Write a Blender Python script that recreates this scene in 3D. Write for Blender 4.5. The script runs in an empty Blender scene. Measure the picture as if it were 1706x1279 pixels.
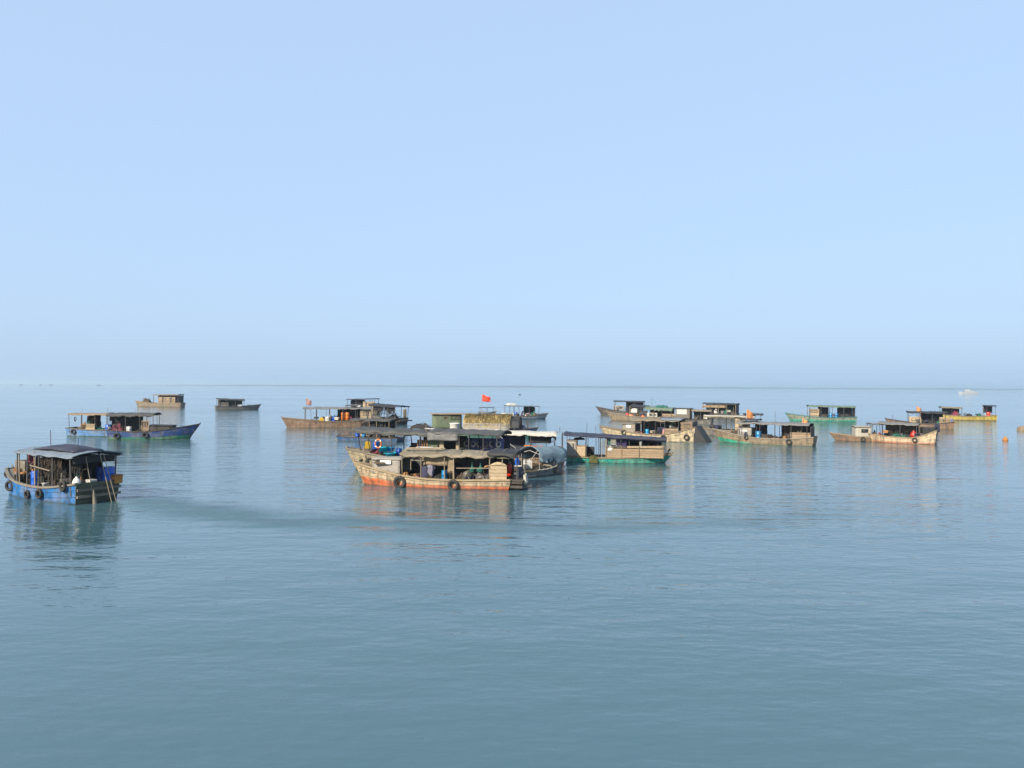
import bpy, math, random
from mathutils import Vector, Matrix, noise

# ------------------------------------------------------------------ camera, sky, sun, exposure
scn = bpy.context.scene
C = scn.collection
R = math.radians
EYE = 6.6
cam_d = bpy.data.cameras.new('camera')
cam_d.sensor_width = 36.0
cam_d.lens = 27.07
cam_d.clip_start = 0.1
cam_d.clip_end = 60000
cam_d.dof.use_dof = True          # focused on the middle group, foreground water soft
cam_d.dof.focus_distance = 62.0
cam_d.dof.aperture_fstop = 0.75
cam = bpy.data.objects.new('camera', cam_d)
C.objects.link(cam)
cam.matrix_world = (Matrix.Translation((0, 0, EYE)) @ Matrix.Rotation(R(90 + 0.174), 4, 'X') @ Matrix.Rotation(R(0.309), 4, 'Z'))
scn.camera = cam

SUN_EL = R(33)
SUN_ROT = math.atan2(-0.62, -0.78)
world = bpy.data.worlds.new('World')
scn.world = world
world.use_nodes = True
wn = world.node_tree
bg = wn.nodes['Background']
sky = wn.nodes.new('ShaderNodeTexSky')
sky.sky_type = 'NISHITA'
sky.sun_disc = False
sky.sun_elevation = SUN_EL
sky.sun_rotation = SUN_ROT
sky.altitude = 0
sky.air_density = 1.0
sky.dust_density = 3.0
sky.ozone_density = 4.0
veil = wn.nodes.new('ShaderNodeMix')          # constant pale blue mixed evenly over the whole sky
veil.data_type = 'RGBA'
veil.inputs[0].default_value = 0.72
veil.inputs[7].default_value = (4.08, 5.55, 7.6, 1)
wn.links.new(sky.outputs[0], veil.inputs[6])
wn.links.new(veil.outputs[2], bg.inputs['Color'])
bg.inputs['Strength'].default_value = 0.0804
sd = bpy.data.lights.new('sun', 'SUN')
sd.energy = 5.0
sd.angle = R(0.6)
sd.color = (1.0, 0.87, 0.70)
sun = bpy.data.objects.new('sun', sd)
C.objects.link(sun)
S = Vector((math.sin(SUN_ROT) * math.cos(SUN_EL), math.cos(SUN_ROT) * math.cos(SUN_EL), math.sin(SUN_EL)))
sun.rotation_euler = S.to_track_quat('Z', 'Y').to_euler()
sun.location = S * 200
scn.view_settings.view_transform = 'Standard'
scn.view_settings.look = 'None'
scn.view_settings.exposure = 0.9
scn.view_settings.gamma = 1.0
scn.render.engine = 'CYCLES'
scn.cycles.use_denoising = True
scn.cycles.max_bounces = 6
scn.cycles.volume_bounces = 1

# ------------------------------------------------------------------ materials
MATS = {}


def nodes_of(name):
    m = bpy.data.materials.new(name)
    m.use_nodes = True
    nt = m.node_tree
    return m, nt, nt.nodes['Principled BSDF']


def nd(nt, t, **kw):
    n = nt.nodes.new(t)
    for k, v in kw.items():
        if k in n.inputs:
            n.inputs[k].default_value = v
        else:
            setattr(n, k, v)
    return n


def ramp(nt, fac, p0, p1):
    r = nd(nt, 'ShaderNodeMapRange')
    r.inputs['From Min'].default_value = p0
    r.inputs['From Max'].default_value = p1
    nt.links.new(fac, r.inputs['Value'])
    return r.outputs[0]


def mix(nt, fac, a, b):
    m = nd(nt, 'ShaderNodeMix', data_type='RGBA')
    for i, v in ((0, fac), (6, a), (7, b)):
        if hasattr(v, 'links') or isinstance(v, bpy.types.NodeSocket):
            nt.links.new(v, m.inputs[i])
        elif i == 0:
            m.inputs[0].default_value = v
        else:
            m.inputs[i].default_value = (*v, 1)
    return m.outputs[2]


def noise_tex(nt, coord, scale, detail=4, stretch=(1, 1, 1), rough=0.55):
    mp = nd(nt, 'ShaderNodeMapping')
    mp.inputs['Scale'].default_value = stretch
    nt.links.new(coord, mp.inputs['Vector'])
    n = nd(nt, 'ShaderNodeTexNoise', Scale=scale, Detail=detail, Roughness=rough)
    nt.links.new(mp.outputs[0], n.inputs['Vector'])
    return n.outputs['Fac']


def lerp3(a, b, t):
    return tuple(x + (y - x) * t for x, y in zip(a, b))


def worn(name, col, dirt=(0.09, 0.075, 0.055), amount=0.5, scale=3.0, rough=0.75, stretch=(1, 1, 1), bump=0.004, fade=0.35, metal=0.0):
    """any painted, plastic, cloth or wooden surface: base colour, sun-faded patches, dirt"""
    key = ('w', name)
    if key in MATS:
        return MATS[key]
    m, nt, bs = nodes_of(name)
    tc = nd(nt, 'ShaderNodeTexCoord').outputs['Object']
    a = noise_tex(nt, tc, scale, 5, stretch)
    b = noise_tex(nt, tc, scale * 4.3, 4, stretch, 0.65)
    pale = lerp3(col, (0.55, 0.49, 0.40), fade * 0.7)
    c = mix(nt, ramp(nt, a, 0.35, 0.7), col, pale)
    f = nd(nt, 'ShaderNodeMath', operation='MULTIPLY')
    nt.links.new(ramp(nt, b, 0.45, 0.72), f.inputs[0])
    f.inputs[1].default_value = amount
    c = mix(nt, f.outputs[0], c, dirt)
    oi = nd(nt, 'ShaderNodeObjectInfo').outputs['Random']
    hs = nd(nt, 'ShaderNodeHueSaturation')
    nt.links.new(c, hs.inputs['Color'])
    nt.links.new(ramp(nt, oi, -1.2, 2.2), hs.inputs['Value'])
    mr = hs.inputs['Value'].links[0].from_node
    mr.inputs['From Min'].default_value = 0
    mr.inputs['From Max'].default_value = 1
    mr.inputs['To Min'].default_value = 0.42
    mr.inputs['To Max'].default_value = 0.80
    hs.inputs['Saturation'].default_value = 1.12
    nt.links.new(hs.outputs[0], bs.inputs['Base Color'])
    bs.inputs['Roughness'].default_value = rough
    bs.inputs['Metallic'].default_value = metal
    if bump:
        bp = nd(nt, 'ShaderNodeBump', Distance=bump)
        bp.inputs['Strength'].default_value = 1.0
        nt.links.new(b, bp.inputs['Height'])
        nt.links.new(bp.outputs[0], bs.inputs['Normal'])
    MATS[key] = m
    return m


def hull_paint(name, top, boot, zb, bare=(0.13, 0.10, 0.07), wear=0.5, zrise=0.0, L=10.0, dark=(0.035, 0.035, 0.028)):
    """painted planks: antifouling below a wavering line, paint worn off to bare wood, run-down stains, weed at the waterline"""
    m, nt, bs = nodes_of(name)
    tc = nd(nt, 'ShaderNodeTexCoord').outputs['Object']
    sp = nd(nt, 'ShaderNodeSeparateXYZ')
    nt.links.new(tc, sp.inputs[0])
    n1 = noise_tex(nt, tc, 1.1, 5, (1, 1, 1.6))
    n2 = noise_tex(nt, tc, 5.0, 5, (0.5, 1, 2.2), 0.65)
    n3 = noise_tex(nt, tc, 3.0, 5, (1.0, 1.0, 0.35), 0.65)
    zz = nd(nt, 'ShaderNodeMath', operation='MULTIPLY_ADD')
    nt.links.new(n2, zz.inputs[0])
    zz.inputs[1].default_value = 0.34
    nt.links.new(sp.outputs[2], zz.inputs[2])
    zx = nd(nt, 'ShaderNodeMath', operation='MULTIPLY_ADD')      # the boot line climbs towards the bow
    nt.links.new(ramp(nt, sp.outputs[0], 0.1 * L, 0.52 * L), zx.inputs[0])
    zx.inputs[1].default_value = -zrise
    nt.links.new(zz.outputs[0], zx.inputs[2])
    line = ramp(nt, zx.outputs[0], zb + 0.13, zb + 0.22)
    c = mix(nt, line, boot, top)
    c = mix(nt, ramp(nt, n1, 0.42, 0.62), c, mix(nt, 0.25, c, (0.5, 0.43, 0.32)))
    w = nd(nt, 'ShaderNodeMath', operation='MULTIPLY')
    nt.links.new(ramp(nt, n2, 0.52, 0.60), w.inputs[0])
    w.inputs[1].default_value = wear
    c = mix(nt, w.outputs[0], c, bare)
    s = nd(nt, 'ShaderNodeMath', operation='MULTIPLY')
    nt.links.new(ramp(nt, n3, 0.43, 0.68), s.inputs[0])
    s.inputs[1].default_value = 0.75
    c = mix(nt, s.outputs[0], c, dark)
    weed = ramp(nt, zz.outputs[0], 0.30, 0.12)
    c = mix(nt, weed, c, (0.03, 0.035, 0.02))
    hs = nd(nt, 'ShaderNodeHueSaturation', Saturation=1.1, Value=0.58)
    nt.links.new(c, hs.inputs['Color'])
    nt.links.new(hs.outputs[0], bs.inputs['Base Color'])
    bs.inputs['Roughness'].default_value = 0.62
    bp = nd(nt, 'ShaderNodeBump', Distance=0.006)
    nt.links.new(n2, bp.inputs['Height'])
    nt.links.new(bp.outputs[0], bs.inputs['Normal'])
    return m


def tarp_mat(name, col, dust=(0.33, 0.31, 0.27), amount=0.6, rough=0.7):
    key = ('t', name)
    if key in MATS:
        return MATS[key]
    m, nt, bs = nodes_of(name)
    tc = nd(nt, 'ShaderNodeTexCoord').outputs['Object']
    a = noise_tex(nt, tc, 1.3, 5, (1, 1, 1), 0.6)
    b = noise_tex(nt, tc, 9.0, 4, (0.35, 1.6, 1), 0.6)
    g = noise_tex(nt, tc, 30.0, 3)
    f = nd(nt, 'ShaderNodeMath', operation='MULTIPLY')
    nt.links.new(ramp(nt, a, 0.32, 0.68), f.inputs[0])
    f.inputs[1].default_value = amount
    c = mix(nt, f.outputs[0], col, dust)
    f2 = nd(nt, 'ShaderNodeMath', operation='MULTIPLY')
    nt.links.new(ramp(nt, b, 0.52, 0.72), f2.inputs[0])
    f2.inputs[1].default_value = 0.55
    c = mix(nt, f2.outputs[0], c, lerp3(col, (0.02, 0.02, 0.02), 0.75))
    hs = nd(nt, 'ShaderNodeHueSaturation', Saturation=1.1, Value=0.6)
    nt.links.new(c, hs.inputs['Color'])
    nt.links.new(hs.outputs[0], bs.inputs['Base Color'])
    bs.inputs['Roughness'].default_value = rough
    bp = nd(nt, 'ShaderNodeBump', Distance=0.03)
    ad = nd(nt, 'ShaderNodeMath', operation='MULTIPLY_ADD')
    nt.links.new(g, ad.inputs[0])
    ad.inputs[1].default_value = 0.2
    nt.links.new(b, ad.inputs[2])
    nt.links.new(ad.outputs[0], bp.inputs['Height'])
    nt.links.new(bp.outputs[0], bs.inputs['Normal'])
    MATS[key] = m
    return m


def W(name):
    return MATS[('w', name)]


worn('weathered timber', (0.30, 0.225, 0.135), amount=0.55, stretch=(0.3, 1, 1), scale=6)
worn('grey timber', (0.20, 0.18, 0.145), amount=0.5, stretch=(0.3, 1, 1), scale=6)
worn('pale plywood', (0.44, 0.34, 0.215), amount=0.5, scale=3, fade=0.45)
worn('tan boards', (0.31, 0.225, 0.14), amount=0.7, scale=4, stretch=(0.4, 1, 1))
worn('dark timber', (0.04, 0.033, 0.027), amount=0.4, scale=5, fade=0.12)
worn('orange timber', (0.42, 0.19, 0.055), amount=0.35, scale=5, fade=0.2)
worn('pole wood', (0.30, 0.25, 0.18), amount=0.5, scale=8)
worn('dark pole', (0.06, 0.06, 0.065), amount=0.3, scale=8, fade=0.15)
worn('pale metal pipe', (0.45, 0.45, 0.43), amount=0.4, rough=0.45)
worn('rubber', (0.018, 0.018, 0.018), dirt=(0.07, 0.065, 0.055), amount=0.5, rough=0.85, fade=0.05)
worn('blue plastic', (0.02, 0.11, 0.50), amount=0.12, rough=0.4, fade=0.08, bump=0)
worn('sky blue plastic', (0.03, 0.26, 0.56), amount=0.12, rough=0.4, fade=0.12, bump=0)
worn('cyan plastic', (0.03, 0.38, 0.52), amount=0.12, rough=0.4, fade=0.12, bump=0)
worn('yellow plastic', (0.72, 0.46, 0.025), amount=0.1, rough=0.4, fade=0.1, bump=0)
worn('red plastic', (0.62, 0.055, 0.03), amount=0.12, rough=0.45, fade=0.1, bump=0)
worn('orange plastic', (0.75, 0.22, 0.05), amount=0.12, rough=0.5, fade=0.12, bump=0)
worn('pink plastic', (0.62, 0.26, 0.24), amount=0.15, rough=0.5, fade=0.2, bump=0)
worn('white plastic', (0.74, 0.73, 0.69), amount=0.2, rough=0.45, fade=0.0, bump=0)
worn('foam', (0.66, 0.63, 0.55), amount=0.35, rough=0.9, fade=0.1)
worn('brown clay', (0.36, 0.19, 0.075), amount=0.3)
worn('black net', (0.022, 0.024, 0.026), dirt=(0.07, 0.065, 0.05), amount=0.4, scale=14, rough=0.95, fade=0.02, bump=0.03)
worn('green net', (0.02, 0.15, 0.115), dirt=(0.02, 0.05, 0.045), amount=0.5, scale=14, rough=0.95, fade=0.1, bump=0.03)
worn('brown net', (0.075, 0.052, 0.032), dirt=(0.03, 0.025, 0.02), amount=0.6, scale=14, rough=0.95, fade=0.1, bump=0.03)
worn('moss', (0.10, 0.10, 0.03), dirt=(0.03, 0.03, 0.012), amount=0.6, scale=12, rough=0.95, fade=0.0, bump=0.03)
worn('rope', (0.42, 0.38, 0.30), amount=0.5, scale=20, rough=0.95)
worn('machine grey', (0.11, 0.115, 0.115), dirt=(0.02, 0.018, 0.015), amount=0.6, scale=8, rough=0.5, metal=0.4)
worn('machine black', (0.03, 0.03, 0.032), dirt=(0.08, 0.05, 0.03), amount=0.4, scale=8, rough=0.5)
worn('grey violet cloth', (0.22, 0.22, 0.29), amount=0.25, rough=0.95, fade=0.15)
worn('purple cloth', (0.07, 0.05, 0.16), amount=0.25, rough=0.95, fade=0.08)
worn('navy cloth', (0.022, 0.03, 0.075), amount=0.2, rough=0.95, fade=0.08)
worn('maroon cloth', (0.17, 0.03, 0.06), amount=0.25, rough=0.95, fade=0.12)
worn('teal cloth', (0.10, 0.30, 0.26), amount=0.2, rough=0.95, fade=0.25)
worn('white cloth', (0.68, 0.67, 0.63), amount=0.2, rough=0.95, fade=0.0)
worn('red flag', (0.74, 0.13, 0.10), amount=0.05, rough=0.9, fade=0.05)
worn('orange flag', (0.74, 0.36, 0.18), amount=0.05, rough=0.9, fade=0.1)
worn('pink flag', (0.58, 0.33, 0.32), amount=0.05, rough=0.9, fade=0.2)
worn('white sign', (0.80, 0.80, 0.77), amount=0.12, scale=6, rough=0.5, fade=0, bump=0)
worn('blue sheet', (0.13, 0.17, 0.45), amount=0.25, rough=0.7, fade=0.3)
worn('green panel', (0.14, 0.20, 0.115), amount=0.4, rough=0.8, fade=0.3)
worn('skin', (0.36, 0.20, 0.13), amount=0.1, rough=0.6, fade=0, bump=0)
worn('hair', (0.012, 0.01, 0.009), amount=0.1, rough=0.6, fade=0, bump=0)
worn('white paint', (0.50, 0.53, 0.54), amount=0.2, rough=0.5, fade=0)
worn('teal paint', (0.05, 0.24, 0.26), amount=0.2, rough=0.5, fade=0.2)
worn('glass dark', (0.02, 0.025, 0.03), amount=0.1, rough=0.12, fade=0, bump=0)
worn('straw', (0.40, 0.31, 0.15), dirt=(0.22, 0.17, 0.075), amount=0.6, scale=5, stretch=(4, 0.5, 1), rough=0.95, fade=0.2, bump=0.03)
worn('straw tip', (0.47, 0.37, 0.165), dirt=(0.33, 0.26, 0.11), amount=0.5, scale=9, rough=0.95, fade=0.15, bump=0.02)
tarp_mat('charcoal tarp', (0.045, 0.047, 0.048), (0.125, 0.125, 0.115))
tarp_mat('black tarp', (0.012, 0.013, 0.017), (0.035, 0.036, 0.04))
tarp_mat('navy tarp', (0.018, 0.022, 0.05), (0.06, 0.066, 0.10))
tarp_mat('grey tarp', (0.16, 0.165, 0.165), (0.30, 0.29, 0.27))
tarp_mat('grey canvas', (0.33, 0.31, 0.275), (0.42, 0.39, 0.34), 0.5)
tarp_mat('tan tarp', (0.18, 0.155, 0.11), (0.36, 0.31, 0.22), 0.8)
tarp_mat('brown canvas', (0.26, 0.195, 0.12), (0.38, 0.30, 0.20), 0.6)
tarp_mat('blue grey tarp', (0.12, 0.20, 0.255), (0.28, 0.335, 0.37), 0.6)
tarp_mat('white tarp', (0.62, 0.60, 0.53), (0.72, 0.70, 0.64), 0.5)
tarp_mat('green tarp', (0.10, 0.17, 0.12), (0.25, 0.29, 0.22), 0.6)
tarp_mat('steel blue tarp', (0.15, 0.21, 0.27), (0.30, 0.33, 0.36), 0.6)


def M(name):
    return MATS.get(('w', name)) or MATS.get(('t', name))


# ------------------------------------------------------------------ mesh helpers
class MB:
    def __init__(s):
        s.v, s.f, s.sm = [], [], []

    def add(s, vs, fs, smooth=False):
        o = len(s.v)
        s.v += [tuple(p) for p in vs]
        s.f += [tuple(i + o for i in q) for q in fs]
        s.sm += [smooth] * len(fs)
        return s

    def box(s, a, b, mat=None, taper=1.0):
        (x0, y0, z0), (x1, y1, z1) = a, b
        cx, cy = (x0 + x1) / 2, (y0 + y1) / 2
        vs = [(x0, y0, z0), (x1, y0, z0), (x1, y1, z0), (x0, y1, z0)]
        vs += [(cx + (x - cx) * taper, cy + (y - cy) * taper, z1) for x, y, _ in vs]
        if mat:
            vs = [mat @ Vector(p) for p in vs]
        return s.add(vs, [(3, 2, 1, 0), (4, 5, 6, 7), (0, 1, 5, 4), (1, 2, 6, 5), (2, 3, 7, 6), (3, 0, 4, 7)])

    def tube(s, pts, r, n=6, smooth=True):
        pts = [Vector(p) for p in pts]
        rs = r if isinstance(r, (list, tuple)) else [r] * len(pts)
        vs = []
        up = Vector((0.123, 0.21, 0.97))
        for i, p in enumerate(pts):
            d = (pts[min(i + 1, len(pts) - 1)] - pts[max(i - 1, 0)])
            d = d.normalized() if d.length > 1e-6 else Vector((0, 0, 1))
            if abs(d.dot(up)) > 0.95:
                e = d.cross(Vector((1, 0.1, 0))).normalized()
            else:
                e = d.cross(up).normalized()
            g = d.cross(e)
            vs += [p + (e * math.cos(2 * math.pi * k / n) + g * math.sin(2 * math.pi * k / n)) * rs[i] for k in range(n)]
        fs = []
        for i in range(len(pts) - 1):
            for k in range(n):
                fs.append((i * n + k, i * n + (k + 1) % n, (i + 1) * n + (k + 1) % n, (i + 1) * n + k))
        s.add(vs, fs, smooth)
        e = (len(pts) - 1) * n
        s.add(vs[:n], [tuple(range(n))[::-1]])
        s.add(vs[e:e + n], [tuple(range(n))])
        return s

    def lathe(s, prof, n=14, mat=None, smooth=True, closed=False):
        vs = []
        for r, z in prof:
            vs += [Vector((r * math.cos(2 * math.pi * k / n), r * math.sin(2 * math.pi * k / n), z)) for k in range(n)]
        if mat:
            vs = [mat @ p for p in vs]
        m = len(prof)
        fs = []
        for i in range(m if closed else m - 1):
            j = (i + 1) % m
            for k in range(n):
                fs.append((i * n + k, i * n + (k + 1) % n, j * n + (k + 1) % n, j * n + k))
        s.add(vs, fs, smooth)
        return s

    def slab(s, g, th, smooth=True, axis=None):
        """closed sheet from a grid of points; thickness goes along axis (default straight down)"""
        nu, nv = len(g), len(g[0])
        ax = Vector(axis or (0, 0, -1)) * th
        top = [Vector(p) for row in g for p in row]
        bot = [p + ax for p in top]
        fs = []
        for i in range(nu - 1):
            for j in range(nv - 1):
                a, b, c, d = i * nv + j, (i + 1) * nv + j, (i + 1) * nv + j + 1, i * nv + j + 1
                fs.append((a, b, c, d))
        s.add(top, fs, smooth)
        s.add(bot, [q[::-1] for q in fs], smooth)
        o = len(s.v) - 2 * len(top)
        n = len(top)
        rim = [i * nv for i in range(nu)] + [(nu - 1) * nv + j for j in range(1, nv)] + [i * nv + nv - 1 for i in range(nu - 2, -1, -1)] + [j for j in range(nv - 2, 0, -1)]
        for a, b in zip(rim, rim[1:] + rim[:1]):
            s.f.append((o + b, o + a, o + n + a, o + n + b))
            s.sm.append(False)
        return s

    def mesh(s, name):
        me = bpy.data.meshes.new(name)
        me.from_pydata(s.v, [], s.f)
        me.polygons.foreach_set('use_smooth', s.sm)
        me.update()
        return me

    def build(s, name, mat, parent=None, loc=None):
        return link(name, s.mesh(name), mat, parent, loc)


def link(name, me, mat, parent=None, mw=None):
    if mat and not me.materials:
        me.materials.append(mat)
    o = bpy.data.objects.new(name, me)
    C.objects.link(o)
    if parent:
        o.parent = parent
    if mw is not None:
        o.matrix_local = mw
    return o


def tag(o, label, cat, group=None):
    o['label'] = label
    o['category'] = cat
    if group:
        o['group'] = group
    return o


def N(x, y=0.0, z=0.0):
    return noise.noise(Vector((x, y, z)))


# ------------------------------------------------------------------ the setting: sea, far shore
def graded(near, far, n_near, n_far):
    a = [near * i / n_near for i in range(n_near + 1)]
    k = (far / near) ** (1.0 / n_far)
    return a + [near * k ** (i + 1) for i in range(n_far)]


xs_p = graded(70, 14000, 120, 40)
xs = [-x for x in xs_p[:0:-1]] + xs_p
ys = [-300, -60, -10, 0, 4] + [8 + i * 0.55 for i in range(150)] + [90.5 * (14000 / 90.5) ** (i / 60) for i in range(1, 61)]
# track of the blue boat's wake over the water, in metres
TRACK = [(-21.6, 44.3), (-19.5, 42.6), (-17.0, 40.6), (-14.0, 38.9), (-10.5, 37.5), (-6.5, 36.6), (-2.0, 36.2), (3.0, 36.4), (8.0, 37.2), (14.0, 39.0), (21.0, 42.5)]


def N(x, y=0.0, z=0.0):
    return noise.noise(Vector((x, y, z)))


def wake(x, y):
    best, bt = 1e9, 0
    n = len(TRACK) - 1
    for i in range(n):
        (ax, ay), (bx, by) = TRACK[i], TRACK[i + 1]
        dx, dy = bx - ax, by - ay
        t = max(0, min(1, ((x - ax) * dx + (y - ay) * dy) / (dx * dx + dy * dy)))
        d = math.hypot(x - ax - t * dx, y - ay - t * dy)
        if d < best:
            best, bt = d, (i + t) / n
    w = 0.9 + 1.2 * min(1, bt * 4.0)
    return min(1.0, 1.9 * math.exp(-(best / w) ** 2) * max(0.0, 1.0 - 0.95 * bt) * min(1.0, bt * 12 + 0.5) * max(0.0, 0.8 + (0.4 + 1.6 * bt) * N(x * 0.22, y * 1.1)))


sv = [(x, y, 0.0) for y in ys for x in xs]
nx = len(xs)
sf = [(j * nx + i, j * nx + i + 1, (j + 1) * nx + i + 1, (j + 1) * nx + i) for j in range(len(ys) - 1) for i in range(nx - 1)]
sme = bpy.data.meshes.new('sea')
sme.from_pydata(sv, [], sf)
at = sme.attributes.new('wake', 'FLOAT', 'POINT')
at.data.foreach_set('value', [wake(x, y) if (-26 < x < 26 and 30 < y < 50) else 0.0 for x, y, z in sv])
sme.polygons.foreach_set('use_smooth', [True] * len(sf))

wm, nt, bs = nodes_of('sea water')
tc = nd(nt, 'ShaderNodeTexCoord').outputs['Object']


def madd(a, k, b):
    m = nd(nt, 'ShaderNodeMath', operation='MULTIPLY_ADD')
    for i, v in enumerate((a, k, b)):
        if isinstance(v, (int, float)):
            m.inputs[i].default_value = v
        else:
            nt.links.new(v, m.inputs[i])
    return m.outputs[0]


swell = noise_tex(nt, tc, 0.24, 2, (0.45, 1.0, 1), 0.45)
rip = noise_tex(nt, tc, 0.78, 3, (0.42, 1.0, 1), 0.55)
fine = noise_tex(nt, tc, 3.4, 3, (0.5, 1.0, 1), 0.5)
patch = noise_tex(nt, tc, 0.012, 4, (0.35, 1.6, 1), 0.6)
patch2 = noise_tex(nt, tc, 0.05, 3, (0.4, 1.3, 1), 0.55)
pm = madd(ramp(nt, patch, 0.36, 0.62), 0.9, madd(ramp(nt, patch2, 0.35, 0.65), 0.5, 0.25))
wk = nd(nt, 'ShaderNodeAttribute', attribute_name='wake').outputs['Fac']
chop = noise_tex(nt, tc, 0.95, 4, (0.30, 1.0, 1), 0.6)
h = madd(swell, 0.11, 0.0)
h = madd(madd(rip, 0.100, 0.0), pm, h)
h = madd(madd(fine, 0.028, 0.0), pm, h)
h = madd(madd(chop, 0.36, 0.0), wk, h)
bp = nd(nt, 'ShaderNodeBump', Distance=1.0)
bp.inputs['Strength'].default_value = 1.0
nt.links.new(h, bp.inputs['Height'])
nt.links.new(bp.outputs[0], bs.inputs['Normal'])
murk = noise_tex(nt, tc, 0.03, 3, (0.5, 1, 1))
nt.links.new(mix(nt, ramp(nt, murk, 0.3, 0.7), (0.038, 0.086, 0.103), (0.044, 0.095, 0.118)), bs.inputs['Base Color'])
nt.links.new(madd(wk, 0.45, madd(pm, 0.035, 0.010)), bs.inputs['Roughness'])
bs.inputs['IOR'].default_value = 1.58
sme.materials.append(wm)
sea = bpy.data.objects.new('sea', sme)
C.objects.link(sea)
sea['kind'] = 'structure'

mb = MB()
g0 = []
for i in range(161):
    x = -5200 + i * 70.0
    hh = 11 + 9 * N(x * 0.0007, 3.1) + 5 * N(x * 0.004, 1.7) + 3 * N(x * 0.02, 9.2)
    env = 0.5 + 0.5 * math.tanh((x + 2000) / 700)
    hh = max(0.6, hh * env)
    y = 5200 + 300 * N(x * 0.0005, 7.7)
    g0.append([(x, y, -1), (x, y + 60, hh * 0.8), (x, y + 260, hh), (x, y + 700, hh * 0.6), (x, y + 900, -1)])
mb.slab(g0, 0.5)
shore_m = worn('shore woods', (0.06, 0.075, 0.05), amount=0.3, scale=0.01, fade=0.1, bump=0)
sh = mb.build('far_shore', shore_m)
sh['kind'] = 'structure'

# ------------------------------------------------------------------ boats
BOATS = {}


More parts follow.
